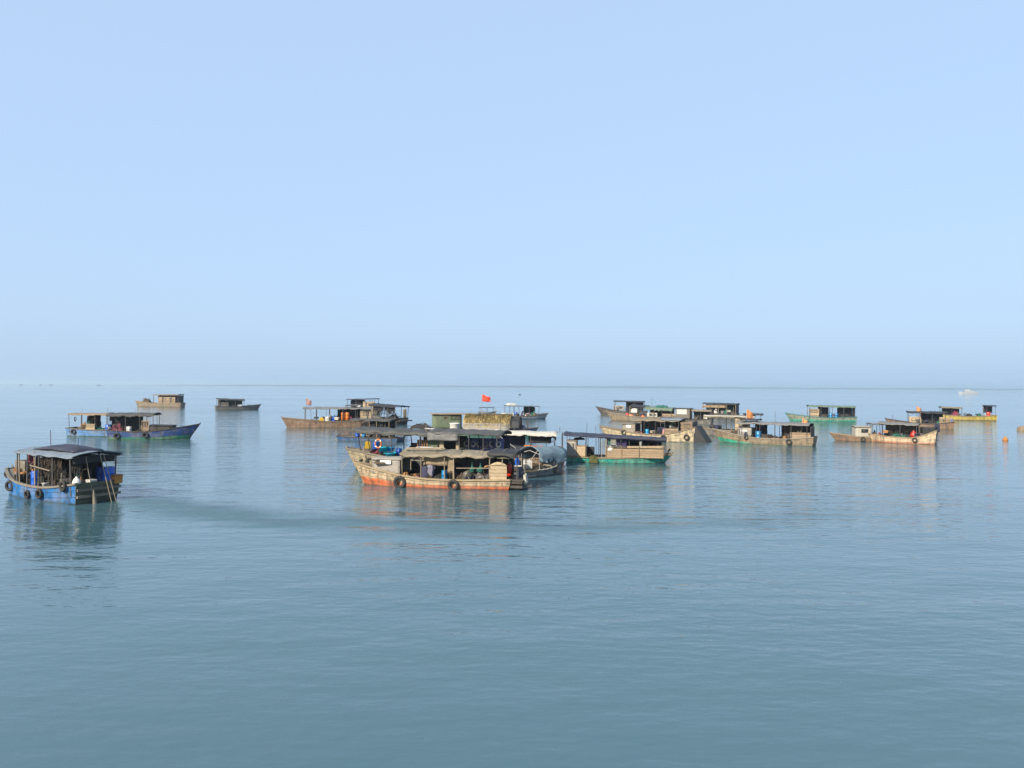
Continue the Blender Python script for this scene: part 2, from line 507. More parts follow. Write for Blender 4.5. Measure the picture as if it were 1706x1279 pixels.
class Boat:
    def __init__(s, key, desc, label, bow, stern, B, paint, free=0.62, bow_rise=0.8, stern_rise=0.15, rake=0.7, srake=0.2, bw=0.10,
                 strakes=0, gun='weathered timber', inner='dark timber', name='fishing_boat', transom=None, flare=0.86, deckdrop=0.32, deck_mat='grey timber', group='fishing boats at anchor'):
        b, st = Vector((*bow, 0)), Vector((*stern, 0))
        h = b - st
        s.L, s.B = h.length, B
        s.mid = (b + st) / 2
        s.ang = math.atan2(h.y, h.x)
        left = Vector((-h.y, h.x, 0))
        s.near = 1 if left.dot(-s.mid) > 0 else -1
        s.key, s.desc = key, desc
        s.free, s.bow_rise, s.stern_rise, s.rake, s.srake, s.bw, s.flare = free, bow_rise, stern_rise, rake, srake, bw, flare
        s.deckdrop = deckdrop
        s.transom = transom
        s.rnd = random.Random(key)
        s.root = bpy.data.objects.new(name, None)
        C.objects.link(s.root)
        s.root.location = s.mid
        s.root.rotation_euler = (0, 0, s.ang)
        s.mw = Matrix.Translation(s.mid) @ Matrix.Rotation(s.ang, 4, 'Z')
        tag(s.root, label, 'boat', group)
        BOATS[key] = s
        s.hull(paint, strakes, M(gun), M(inner), M(deck_mat))

    # u metres from the transom, v metres towards the camera side, z metres above the water
    def p(s, u, v, z):
        return Vector((u - s.L / 2, v * s.near, z))

    def hb(s, u):
        t = u / s.L
        if t < 0.3:
            k = 0.86 + 0.14 * (t / 0.3)
        elif t > 0.5:
            k = 1 - (1 - s.bw) * ((t - 0.5) / 0.5) ** 2.3
        else:
            k = 1
        return s.B / 2 * k

    def zs(s, u):
        t = u / s.L
        return s.free + s.bow_rise * max(0, (t - 0.4) / 0.6) ** 2.1 + s.stern_rise * max(0, (0.4 - t) / 0.4) ** 1.8

    def skin(s, u, f, side, off=0.0):
        """f 0..1 from 0.35 m under water to the sheer"""
        zt = s.zs(u)
        z = -0.35 + f * (zt + 0.35)
        y = s.hb(u) * (s.flare + (1 - s.flare) * max(0, f) ** 0.8) + off
        t = u / s.L
        x = u + s.rake * (max(0, z) / (s.free + s.bow_rise)) * max(0, (t - 0.55) / 0.45) ** 2 - s.srake * (max(0, z) / max(0.3, s.zs(0))) * max(0, 1 - t / 0.25) ** 2
        return s.p(x, y * side, z)

    def side_v(s, u, z):
        f = max(0, min(1, (z + 0.35) / (s.zs(u) + 0.35)))
        return s.hb(u) * (s.flare + (1 - s.flare) * f ** 0.8)

    def hull(s, paint, strakes, gun, inner, deckm):
        n = 22 if strakes else 16
        us = [s.L * i / (n - 1) for i in range(n)]
        # shell
        mb = MB()
        fr = [0, 0.3, 0.55, 0.8, 1.0]
        off = -0.03 if strakes else 0.0
        rows = []
        for u in us:
            rows.append([s.skin(u, f, -1, off) for f in fr[::-1]] + [s.skin(u, f, 1, off) for f in fr])
        m = len(rows[0])
        vs = [p for r in rows for p in r]
        fs = [(i * m + j, i * m + j + 1, (i + 1) * m + j + 1, (i + 1) * m + j) for i in range(n - 1) for j in range(m - 1)]
        fs.append(tuple(range(m)))
        fs.append(tuple((n - 1) * m + j for j in range(m))[::-1])
        mb.add(vs, fs, False)
        hull = mb.build('hull', inner if strakes else paint, s.root)
        s.hull_o = hull
        if strakes:
            for side in (1, -1):
                for k in range(strakes):
                    f0, f1 = k / strakes + 0.004, (k + 1) / strakes - 0.012
                    mb = MB()
                    wob = s.rnd.uniform(-0.004, 0.006)
                    g = []
                    for u in us:
                        a, b = s.skin(u, f0, side, 0.030 + wob), s.skin(u, f1, side, 0.010 + wob)
                        c, d = s.skin(u, f1, side, -0.025), s.skin(u, f0, side, -0.025)
                        g.append((a, b, c, d))
                    vs = [p for r in g for p in r]
                    fs = []
                    for i in range(n - 1):
                        for j in range(4):
                            fs.append((i * 4 + j, i * 4 + (j + 1) % 4, (i + 1) * 4 + (j + 1) % 4, (i + 1) * 4 + j))
                    fs += [(0, 1, 2, 3), tuple((n - 1) * 4 + j for j in (3, 2, 1, 0))]
                    if side * s.near < 0:
                        fs = [q[::-1] for q in fs]
                    mb.add(vs, fs)
                    mb.build('plank', paint, hull)
            # transom boards
            nb = strakes
            for k in range(nb):
                f0, f1 = k / nb + 0.004, (k + 1) / nb - 0.01
                a, b = s.skin(0, f0, 1, 0.02), s.skin(0, f1, 1, 0.02)
                c, d = s.skin(0, f1, -1, 0.02), s.skin(0, f0, -1, 0.02)
                o = Vector((-0.05, 0, 0))
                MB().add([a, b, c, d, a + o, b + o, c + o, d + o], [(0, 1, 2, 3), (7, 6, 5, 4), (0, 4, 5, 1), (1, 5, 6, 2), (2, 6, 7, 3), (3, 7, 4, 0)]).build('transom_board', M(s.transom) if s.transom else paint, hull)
        # stem post
        mb = MB()
        pts = [s.skin(s.L, f, 0) + Vector((0.03, 0, 0)) for f in (0.1, 0.4, 0.7, 1.0)] + [s.skin(s.L, 1, 0) + Vector((0.12, 0, 0.14))]
        mb.tube(pts, [0.08, 0.08, 0.075, 0.07, 0.06], 6)
        mb.build('stem_post', gun, hull)
        # rub rails / gunwales
        for side in (1, -1):
            mb = MB()
            w = 0.07
            g = []
            for u in us:
                q = s.skin(u, 1.0, side, 0.0)
                out = Vector((0, side * s.near, 0))
                zb = 0.02 * N(u * 1.3, side * 5.0, len(s.desc))
                up = Vector((0, 0, zb))
                g.append((q + out * (w + 0.012) + Vector((0, 0, -0.07)) + up, q + out * (w + 0.012) + Vector((0, 0, 0.035)) + up, q - out * w + Vector((0, 0, 0.035)) + up, q - out * w + Vector((0, 0, -0.07)) + up))
            vs = [p for r in g for p in r]
            fs = [(i * 4 + j, i * 4 + (j + 1) % 4, (i + 1) * 4 + (j + 1) % 4, (i + 1) * 4 + j) for i in range(n - 1) for j in range(4)] + [(0, 1, 2, 3), tuple((n - 1) * 4 + j for j in (3, 2, 1, 0))]
            mb.add(vs, fs)
            mb.build('gunwale', gun, s.root)
        # deck
        g = [[s.p(u, v * (s.hb(u) - 0.10), s.zd(u)) for v in (-1, -0.5, 0, 0.5, 1)] for u in us]
        for i, r in enumerate(g):
            dx = s.skin(us[i], 1, 1).x - s.p(us[i], 0, 0).x
            for q in r:
                q.x += dx
        MB().slab(g, 0.05, False).build('deck', deckm, s.root)

    def zd(s, u):
        t = u / s.L
        k = min(1, max(0, (t - 0.74) / 0.06))
        return (s.free - s.deckdrop) * (1 - k) + (s.zs(u) - 0.06) * k

    # ---- superstructure
    def part(s, mb, name, mat, parent=None):
        return mb.build(name, M(mat) if isinstance(mat, str) else mat, parent or s.root)

    def post(s, u, v, z0, z1, r=0.035, mat='dark pole', lean=(0, 0), name='post'):
        mb = MB()
        mb.tube([s.p(u, v, z0), s.p(u + lean[0] * 0.5 + 0.01, v + lean[1] * 0.5, (z0 + z1) / 2), s.p(u + lean[0], v + lean[1], z1)], [r * 1.08, r, r * 0.95], 6)
        return s.part(mb, name, mat)

    def roof(s, u0, u1, z0, z1, w, mat, camber=0.12, drop=(0.0, 0.0), posts=(), post_mat='dark pole', wrinkle=0.03, sag=0.05, roll=None, frame=True, vc=0.0, th=0.035, prad=0.035, battens=0, ragged=0.08, arch=False, seed=0, posts_far=None):
        """tarpaulin or board roof on two rows of posts. z0 at the stern end u0, z1 at the bow end u1"""
        nu = max(8, int((u1 - u0) * 3.0))
        hv = w / 2
        vv = [-1 + 2 * j / 10 for j in range(11)]
        npost = max(2, len(posts))
        g = []
        for i in range(nu + 1):
            t = i / nu
            u = u0 + (u1 - u0) * t
            zc = z0 + (z1 - z0) * t
            row = []
            for v in vv:
                if arch:
                    a = v * math.pi * 0.40
                    y, z = hv * math.sin(a) / math.sin(math.pi * 0.40), zc + camber * (math.cos(a) - math.cos(math.pi * 0.40)) / (1 - math.cos(math.pi * 0.40))
                else:
                    y, z = hv * v, zc + camber * (1 - v * v)
                z += 1.5 * wrinkle * (N(u * 1.7 + seed, v * 2.3, s.L) + 0.5 * N(u * 4.1, v * 5.0 + seed, s.L))
                z -= 1.5 * sag * abs(math.sin(math.pi * t * (npost - 1))) * (0.4 + 0.6 * abs(v))
                row.append((u + (0.06 * N(v * 3, seed, 1) if i in (0, nu) else 0), y + vc, z))
            for side, dr in ((0, drop[1]), (1, drop[0])):           # hanging edges
                if dr <= 0:
                    continue
                base = row[0] if side == 0 else row[-1]
                sg = -1 if side == 0 else 1
                ext = []
                for k in (0.15, 0.5, 1.0):
                    dz = dr * k * (1 + ragged * 6 * N(u * 2.1 + seed, sg * 3, 2))
                    ext.append((base[0], base[1] + sg * (0.03 + 0.05 * k * N(u * 3.0, 4 + seed, sg)), base[2] - dz))
                row = (ext[::-1] + row) if side == 0 else (row + ext)
            g.append(row)
        gg = [[s.p(*q) for q in r] for r in g]
        if s.near < 0:
            gg = [r[::-1] for r in gg]
        mb = MB().slab(gg, th)
        ro = s.part(mb, 'roof', mat)
        if frame:
            for sg in (1, -1):
                mb = MB().tube([s.p(u0 + 0.1, vc + sg * (hv - 0.1), z0 - 0.07 - sag), s.p(u1 - 0.1, vc + sg * (hv - 0.1), z1 - 0.07 - sag)], 0.04, 6)
                s.part(mb, 'roof_beam', post_mat, ro)
            for k in range(max(2, int((u1 - u0) / 1.6)) + 1):
                t = 0.03 + 0.94 * k / max(2, int((u1 - u0) / 1.6))
                u = u0 + (u1 - u0) * t
                z = z0 + (z1 - z0) * t - 0.10 - sag
                s.part(MB().tube([s.p(u, vc - hv + 0.05, z), s.p(u, vc, z + camber * 0.7), s.p(u, vc + hv - 0.05, z)], 0.028, 5), 'crossbar', post_mat, ro)
        for k in range(battens):
            t = (k + 0.5) / battens
            u = u0 + (u1 - u0) * t
            z = z0 + (z1 - z0) * t
            s.part(MB().tube([s.p(u + 0.05 * N(k * 3.3), vc + hv * v, z + camber * (1 - v * v) + wrinkle + 0.03) for v in (-0.97, -0.5, 0, 0.5, 0.97)], 0.022, 5), 'batten', 'pole wood', ro)
        for row_, sg in ((posts, 1), (posts_far if posts_far is not None else posts, -1)):
            for u in row_:
                t = (u - u0) / (u1 - u0)
                v = min(hv - 0.1, s.hb(min(max(u, 0), s.L)) - 0.02)
                lean = (s.rnd.uniform(-0.05, 0.05), sg * (hv - 0.1 - v))
                s.post(u, vc * 0.0 + sg * v, s.zd(u), z0 + (z1 - z0) * t - 0.05 - sag * 0.5, prad, post_mat, lean)
        if roll:
            mb = MB()
            pts, rs = [], []
            for i in range(nu + 1):
                t = i / nu
                pts.append(s.p(u0 + (u1 - u0) * t, vc + hv + 0.05, z0 + (z1 - z0) * t - 0.06 - sag * abs(math.sin(math.pi * t * (npost - 1))) + 0.02 * N(i * 0.9, seed)))
                rs.append(0.10 + 0.025 * N(i * 0.8, 2.2 + seed))
            mb.tube(pts, rs, 8)
            s.part(mb, 'rolled_tarp', roll, ro)
        return ro

    def panel(s, u0, u1, z0, z1, v, mat, boards=1, name='side_panel', th=0.04, bulge=0.0, z1b=None, parent=None, vb=None):
        """wall sheet along the boat; with boards > 1 each horizontal board is its own part; z1b = top at the u1 end"""
        z1b = z1 if z1b is None else z1b
        vb = v if vb is None else vb
        sg = 1 if v >= 0 else -1
        if boards == 1:
            nu, nz = 8, 6
            g = []
            for i in range(nu + 1):
                t = i / nu
                u, vv = u0 + (u1 - u0) * t, v + (vb - v) * t
                zt = z1 + (z1b - z1) * t
                g.append([s.p(u + 0.0, vv + bulge * N(u * 2.2, k * 0.7, s.B), z0 + (zt - z0) * k / nz) for k in range(nz + 1)])
            ax = (0, -sg * s.near, 0)
            return s.part(MB().slab(g, th, True, ax), name, mat, parent)
        po = None
        for k in range(boards):
            a, b = k / boards, (k + 1) / boards
            du0, du1 = s.rnd.uniform(-0.04, 0.04), s.rnd.uniform(-0.04, 0.04)
            o = s.rnd.uniform(0, 0.015)
            vs = []
            for dv in (0, -sg * th):
                vs += [s.p(u0 + du0, v + dv + o * sg, z0 + (z1 - z0) * a + 0.008), s.p(u1 + du1, vb + dv + o * sg, z0 + (z1b - z0) * a + 0.008), s.p(u1 + du1, vb + dv + o * sg, z0 + (z1b - z0) * b - 0.008), s.p(u0 + du0, v + dv + o * sg, z0 + (z1 - z0) * b - 0.008)]
            po = s.part(MB().add(vs, [(0, 1, 2, 3), (7, 6, 5, 4), (0, 4, 5, 1), (1, 5, 6, 2), (2, 6, 7, 3), (3, 7, 4, 0)]), 'board', mat, parent)
        return po

    def cross(s, u, v0, v1, z0, z1, mat, name='end_panel', th=0.04, bulge=0.0, du=0.0):
        g = [[s.p(u + du * k / 5 + bulge * N(j * 0.9, k * 0.7, 3), v0 + (v1 - v0) * j / 6, z0 + (z1 - z0) * k / 5) for k in range(6)] for j in range(7)]
        return s.part(MB().slab(g, th, True, (1, 0, 0)), name, mat)

    def bar(s, a, b, r=0.03, mat='pole wood', name='rail', parent=None):
        return s.part(MB().tube([s.p(*a), s.p(*b)], r, 6), name, mat, parent)

    def sign(s, u0, u1, z0, z1, v, mat='white sign'):
        g = [[s.p(u0 + (u1 - u0) * i / 3, v, z0 + (z1 - z0) * k / 2) for k in range(3)] for i in range(4)]
        return s.part(MB().slab(g, 0.02, False, (0, -(1 if v > 0 else -1) * s.near, 0)), 'sign_plate', mat)

    def window(s, u0, u1, z0, z1, v, frame='orange timber', mull=2):
        sg = 1 if v > 0 else -1
        mb = MB()
        d = 0.05

        def bx(a0, a1, b0, b1):
            p, q = s.p(a0, v - d * sg, b0), s.p(a1, v + 0.03 * sg, b1)
            mb.box(tuple(min(x, y) for x, y in zip(p, q)), tuple(max(x, y) for x, y in zip(p, q)))
        bx(u0, u1, z0, z0 + 0.06)
        bx(u0, u1, z1 - 0.06, z1)
        for k in range(mull + 1):
            c = u0 + (u1 - u0 - 0.05) * k / mull
            bx(c, c + 0.05, z0 + 0.062, z1 - 0.062)
        f = s.part(mb, 'window_frame', frame)
        mb = MB()
        p, q = s.p(u0 + 0.02, v - 0.03 * sg, z0 + 0.02), s.p(u1 - 0.02, v - 0.02 * sg, z1 - 0.02)
        mb.box(tuple(min(x, y) for x, y in zip(p, q)), tuple(max(x, y) for x, y in zip(p, q)))
        s.part(mb, 'pane', 'glass dark', f)

    def rope_down(s, u, v, z, u2, v2):
        return s.part(MB().tube([s.p(u, v, z), s.p((u + u2) / 2, (v + v2) / 2, z * 0.38), s.p(u2, v2, -0.1)], 0.014, 4), 'mooring_rope', 'rope')


# ------------------------------------------------------------------ loose things (prototypes share mesh data)
PROTO = {}


def proto(kind):
    if kind in PROTO:
        return PROTO[kind]
    P = []
    I = Matrix.Identity(4)
    if kind == 'drum':
        P.append(('body', MB().lathe([(0.0, 0), (0.27, 0.0), (0.285, 0.03), (0.285, 0.27), (0.30, 0.29), (0.285, 0.31), (0.285, 0.58), (0.30, 0.6), (0.285, 0.62), (0.285, 0.84), (0.26, 0.89), (0.24, 0.89), (0.23, 0.87), (0.0, 0.87)], 18).mesh('drum'), None))
        P.append(('cap', MB().lathe([(0.05, 0.85), (0.05, 0.91), (0.0, 0.91)], 8, Matrix.Translation((0.13, 0, 0))).mesh('cap'), 'black net'))
    elif kind == 'jerry_can':
        mb = MB().box((-0.16, -0.11, 0), (0.16, 0.11, 0.36)).box((-0.155, -0.105, 0.36), (0.155, 0.105, 0.42), taper=0.62)
        mb.tube([(-0.08, 0, 0.41), (-0.07, 0, 0.48), (0.06, 0, 0.48), (0.07, 0, 0.41)], 0.022, 6)
        P.append(('body', mb.mesh('jerry_can'), None))
        P.append(('cap', MB().lathe([(0.035, 0.4), (0.035, 0.47), (0, 0.47)], 8, Matrix.Translation((0.11, 0, 0))).mesh('cap'), 'machine black'))
    elif kind == 'crate':
        mb = MB()
        for x in (-0.3, 0.3):
            for y in (-0.2, 0.2):
                mb.box((x - 0.025, y - 0.025, 0), (x + 0.025, y + 0.025, 0.33))
        for k in range(4):
            z = 0.015 + k * 0.082
            for y in (-0.2, 0.2):
                mb.box((-0.274, y - 0.012, z), (0.274, y + 0.012, z + 0.06))
            for x in (-0.3, 0.3):
                mb.box((x - 0.012, -0.174, z), (x + 0.012, 0.174, z + 0.06))
        mb.box((-0.287, -0.187, 0.02), (0.287, 0.187, 0.04))
        P.append(('body', mb.mesh('crate'), None))
    elif kind == 'box':
        P.append(('body', MB().box((-0.32, -0.22, 0), (0.32, 0.22, 0.34), taper=1.04).mesh('box'), None))
        P.append(('lid', MB().box((-0.35, -0.25, 0.343), (0.35, 0.25, 0.41), taper=0.97).mesh('lid'), None))
    elif kind == 'basin':
        P.append(('body', MB().lathe([(0, 0.02), (0.24, 0.0), (0.36, 0.26), (0.39, 0.27), (0.39, 0.24), (0.35, 0.24), (0.23, 0.03), (0, 0.03)], 18).mesh('basin'), None))
    elif kind == 'bucket':
        P.append(('body', MB().lathe([(0, 0.0), (0.13, 0.0), (0.17, 0.32), (0.185, 0.33), (0.18, 0.30), (0.16, 0.30), (0.12, 0.02), (0, 0.02)], 14).mesh('bucket'), None))
        pts = [(0.18 * math.cos(a), 0.03, 0.31 + 0.16 * math.sin(a)) for a in [math.pi * k / 8 for k in range(9)]]
        P.append(('handle', MB().tube(pts, 0.008, 4).mesh('handle'), 'machine black'))
    elif kind == 'tub':
        P.append(('body', MB().lathe([(0, 0), (0.40, 0.0), (0.43, 0.04), (0.43, 0.5), (0.46, 0.52), (0.46, 0.57), (0.42, 0.57), (0.40, 0.06), (0, 0.05)], 20).mesh('tub'), None))
    elif kind == 'tyre':
        prof = []
        for k in range(10):
            a = 2 * math.pi * k / 10
            prof.append((0.255 + 0.085 * math.cos(a) * (1.1 if math.cos(a) < 0 else 1.0), 0.085 * math.copysign(abs(math.sin(a)) ** 0.7, math.sin(a))))
        P.append(('body', MB().lathe(prof, 22, Matrix.Rotation(R(90), 4, 'X'), closed=True).mesh('tyre'), None))
        P.append(('rope', MB().tube([(0.03, 0.0, 0.18), (0.03, -0.10, 0.26), (0.02, -0.10, 0.36), (0.0, -0.06, 0.75)], 0.014, 5).mesh('rope'), 'rope'))
    elif kind == 'lifebuoy':
        prof = [(0.29 + 0.065 * math.cos(2 * math.pi * k / 10), 0.055 * math.sin(2 * math.pi * k / 10)) for k in range(10)]
        P.append(('ring', MB().lathe(prof, 24, Matrix.Rotation(R(90), 4, 'X'), closed=True).mesh('ring'), None))
        for q in range(4):
            mb = MB()
            c = []
            for k in range(5):
                a = R(45 + 90 * q - 12 + 6 * k)
                c.append([(r * math.cos(a), y, r * math.sin(a)) for r, y in [(0.29 + 0.069 * math.cos(2 * math.pi * j / 10), 0.059 * math.sin(2 * math.pi * j / 10)) for j in range(10)]])
            fs = [(i * 10 + j, i * 10 + (j + 1) % 10, (i + 1) * 10 + (j + 1) % 10, (i + 1) * 10 + j) for i in range(4) for j in range(10)]
            mb.add([p for r in c for p in r], fs, True)
            P.append(('band', mb.mesh('band'), 'white plastic'))
    elif kind == 'coil':
        mb = MB()
        pts = []
        for k in range(81):
            a = 2 * math.pi * k / 16
            r = 0.17 + 0.010 * (k // 16) + 0.015 * math.sin(k * 0.37)
            pts.append((r * math.cos(a), 0.03 * math.sin(k * 0.21), r * 1.2 * math.sin(a) - 0.01 * (k // 16)))
        mb.tube(pts, 0.03, 5)
        P.append(('body', mb.mesh('rope_coil'), None))
    elif kind[:3] == 'net':
        rnd = random.Random(kind)
        mb = MB()
        g = []
        sd_ = rnd.uniform(0, 50)
        for i in range(19):
            row = []
            for j in range(15):
                x, y = -0.6 + 1.2 * i / 18, -0.42 + 0.84 * j / 14
                e = max(0, 1 - (x / 0.6) ** 2) ** 0.5 * max(0, 1 - (y / 0.42) ** 2) ** 0.5
                z = e * (0.36 + 0.22 * N(x * 3 + sd_, y * 3) + 0.10 * N(x * 9, y * 9 + sd_) + 0.05 * N(x * 22 + sd_, y * 22))
                row.append((x + 0.05 * N(y * 6, sd_), y, max(0.0, z)))
            g.append(row)
        mb.slab(g, 0.01, False)
        for k in range(16):
            a, r0 = rnd.uniform(0, 6.28), rnd.uniform(0.1, 0.4)
            p0 = Vector((r0 * math.cos(a) * 1.3, r0 * math.sin(a) * 0.9, rnd.uniform(0.15, 0.38)))
            pts = [p0]
            for q in range(5):
                pts.append(pts[-1] + Vector((rnd.uniform(-0.14, 0.14), rnd.uniform(-0.12, 0.12), rnd.uniform(-0.10, 0.09))))
            mb.tube(pts, 0.014, 4)
        P.append(('body', mb.mesh('net_pile'), None))
    elif kind == 'engine':
        mb = MB().box((-0.35, -0.18, 0.12), (0.30, 0.18, 0.55)).box((-0.25, -0.14, 0.55), (0.05, 0.14, 0.72)).box((-0.45, -0.25, 0), (0.45, -0.15, 0.11)).box((-0.45, 0.15, 0), (0.45, 0.25, 0.11))
        P.append(('block', mb.mesh('block'), 'machine grey'))
        P.append(('flywheel', MB().lathe([(0.04, -0.05), (0.26, -0.05), (0.28, -0.03), (0.28, 0.03), (0.26, 0.05), (0.22, 0.02), (0.06, 0.02), (0.04, 0.06), (0, 0.06)], 18, Matrix.Translation((-0.05, -0.26, 0.40)) @ Matrix.Rotation(R(90), 4, 'X')).mesh('flywheel'), 'machine black'))
        P.append(('exhaust', MB().tube([(0.1, 0, 0.55), (0.1, 0, 0.95), (0.2, 0, 1.1), (0.45, 0, 1.15)], 0.045, 8).mesh('exhaust'), 'brown clay'))
        P.append(('tank', MB().lathe([(0, -0.2), (0.1, -0.2), (0.12, -0.17), (0.12, 0.17), (0.1, 0.2), (0, 0.2)], 12, Matrix.Translation((-0.12, 0, 0.86)) @ Matrix.Rotation(R(90), 4, 'Y')).mesh('tank'), 'green net'))
        P.append(('radiator', MB().box((0.32, -0.2, 0.12), (0.42, 0.2, 0.62)).mesh('radiator'), 'machine black'))
    elif kind == 'winch':
        mb = MB()
        for y in (-0.3, 0.3):
            mb.tube([(-0.3, y, 0), (0, y, 0.62), (0.3, y, 0)], 0.03, 6)
        mb.tube([(0, -0.3, 0.5), (0, 0.3, 0.5)], 0.035, 6)
        P.append(('frame', mb.mesh('frame'), 'machine grey'))
        P.append(('spool', MB().lathe([(0, -0.28), (0.26, -0.28), (0.26, -0.24), (0.10, -0.22), (0.10, 0.22), (0.26, 0.24), (0.26, 0.28), (0, 0.28)], 16, Matrix.Translation((0, 0, 0.5)) @ Matrix.Rotation(R(90), 4, 'X')).mesh('spool'), 'machine black'))
        P.append(('crank', MB().tube([(0, -0.30, 0.5), (0, -0.4, 0.5), (0.14, -0.4, 0.72), (0.14, -0.52, 0.72)], 0.018, 5).mesh('crank'), 'machine grey'))
    elif kind == 'gas':
        P.append(('body', MB().lathe([(0, 0), (0.15, 0.0), (0.16, 0.05), (0.16, 0.42), (0.12, 0.52), (0.05, 0.55), (0.05, 0.58), (0, 0.58)], 16).mesh('gas_bottle'), None))
        P.append(('collar', MB().lathe([(0.09, 0.53), (0.09, 0.66), (0.08, 0.66), (0.08, 0.53)], 12).mesh('collar'), 'machine grey'))
    elif kind == 'pot':
        P.append(('body', MB().lathe([(0, 0), (0.12, 0), (0.18, 0.15), (0.19, 0.3), (0.14, 0.44), (0.10, 0.48), (0.12, 0.52), (0.09, 0.52), (0.08, 0.46), (0, 0.4)], 14).mesh('jar'), None))
    elif kind == 'sack':
        mb = MB()
        prof = [(0.02, 0), (0.24, 0.02), (0.30, 0.16), (0.27, 0.36), (0.17, 0.50), (0.07, 0.56), (0.10, 0.64), (0.02, 0.66)]
        mb.lathe(prof, 14)
        mb.v = [(x * (1 + 0.18 * N(x * 6, y * 6, z * 5)), y * (0.8 + 0.18 * N(y * 6, z * 6, x * 5)), z * (1 + 0.1 * N(x * 4, z * 3))) for x, y, z in mb.v]
        P.append(('body', mb.mesh('sack'), None))
    elif kind == 'float':
        P.append(('body', MB().lathe([(0.0, -0.2)] + [(0.2 * math.cos(R(a)), 0.2 * math.sin(R(a))) for a in range(-75, 90, 15)] + [(0.05, 0.2), (0.05, 0.25), (0, 0.25)], 16).mesh('float'), None))
    elif kind == 'fender':
        mb = MB().box((-0.16, -0.08, 0), (0.16, 0.08, 0.52), taper=0.8)
        P.append(('body', mb.mesh('fender'), None))
        P.append(('rope', MB().tube([(0, 0, 0.5), (0.0, 0.0, 0.8), (0.02, 0.08, 1.05)], 0.014, 4).mesh('rope'), 'rope'))
    elif kind == 'slab_float':
        g = [[(-1.3 + 2.6 * i / 14, -0.75 + 1.5 * j / 8, 0.62 * (max(0, 1 - (i / 7 - 1) ** 6) * max(0, 1 - (j / 4 - 1) ** 6)) ** 0.5 + 0.06 * N(i * 0.7, j * 0.6)) for j in range(9)] for i in range(15)]
        P.append(('body', MB().slab(g, 0.25, True).mesh('slab_float'), None))
    elif kind == 'poles':
        rnd = random.Random(4)
        mb = MB()
        for k in range(7):
            y, z = 0.05 * (k % 4) - 0.08, 0.04 + 0.07 * (k // 4)
            mb.tube([(-1.6 + rnd.uniform(-.2, .2), y + rnd.uniform(-.06, .06), z), (0, y, z + 0.02), (1.6 + rnd.uniform(-.3, .3), y + rnd.uniform(-.08, .08), z + 0.05)], 0.03, 5)
        P.append(('body', mb.mesh('poles'), None))
    elif kind.startswith('cloth'):
        sd_ = len(kind) * 3.3 + ord(kind[-1])
        g = [[(-0.25 + 0.5 * i / 8 * (1 - 0.3 * abs(N(k * 0.5, sd_))) , 0.09 * math.sin(i * 1.6 + sd_) * (0.3 + k / 8), -0.75 * k / 8 + 0.08 * N(i * 0.6, sd_) * (k / 8)) for k in range(9)] for i in range(9)]
        P.append(('body', MB().slab(g, 0.015, True, (0, 1, 0)).mesh('cloth'), None))
    elif kind == 'bundle':
        mb = MB()
        mb.lathe([(0.02, 0.0), (0.10, -0.08), (0.16, -0.2), (0.22, -0.35), (0.24, -0.5), (0.2, -0.65), (0.22, -0.8), (0.12, -0.95), (0.10, -1.05), (0.02, -1.1)], 18)
        mb.v = [(x * (1 + 0.9 * N(x * 8, y * 8, z * 2.5)) + 0.08 * N(z * 3), y * (0.8 + 0.9 * N(y * 8, z * 2.5, x * 8)), z) for x, y, z in mb.v]
        P.append(('body', mb.mesh('bundle'), None))
    elif kind == 'bag_of_net':
        mb = MB().lathe([(0.01, 0.0), (0.02, -0.16), (0.06, -0.28), (0.15, -0.42), (0.17, -0.52), (0.10, -0.6), (0.01, -0.62)], 10)
        P.append(('body', mb.mesh('net_bag'), None))
    elif kind == 'stool':
        mb = MB().box((-0.17, -0.14, 0.26), (0.17, 0.14, 0.30))
        for x in (-0.14, 0.14):
            for y in (-0.11, 0.11):
                mb.box((x - 0.02, y - 0.02, 0), (x + 0.02, y + 0.02, 0.26))
        P.append(('body', mb.mesh('stool'), None))
    elif kind == 'lamp':
        P.append(('body', MB().lathe([(0, -0.11), (0.08, -0.09), (0.11, 0), (0.08, 0.08), (0.03, 0.11), (0.03, 0.16), (0, 0.16)], 12).mesh('lamp'), None))
    elif kind == 'antenna':
        P.append(('body', MB().tube([(0, 0, 0), (0.02, 0, 0.7), (0.05, 0, 1.5)], [0.02, 0.014, 0.01], 5).tube([(-0.25, 0, 1.1), (0.3, 0, 1.15)], 0.01, 4).mesh('antenna'), None))
    elif kind == 'bench':
        mb = MB().box((-0.6, -0.15, 0.38), (0.6, 0.15, 0.43))
        for x in (-0.5, 0.5):
            mb.box((x - 0.03, -0.13, 0), (x + 0.03, 0.13, 0.38))
        P.append(('body', mb.mesh('bench'), None))
    PROTO[kind] = P
    return P


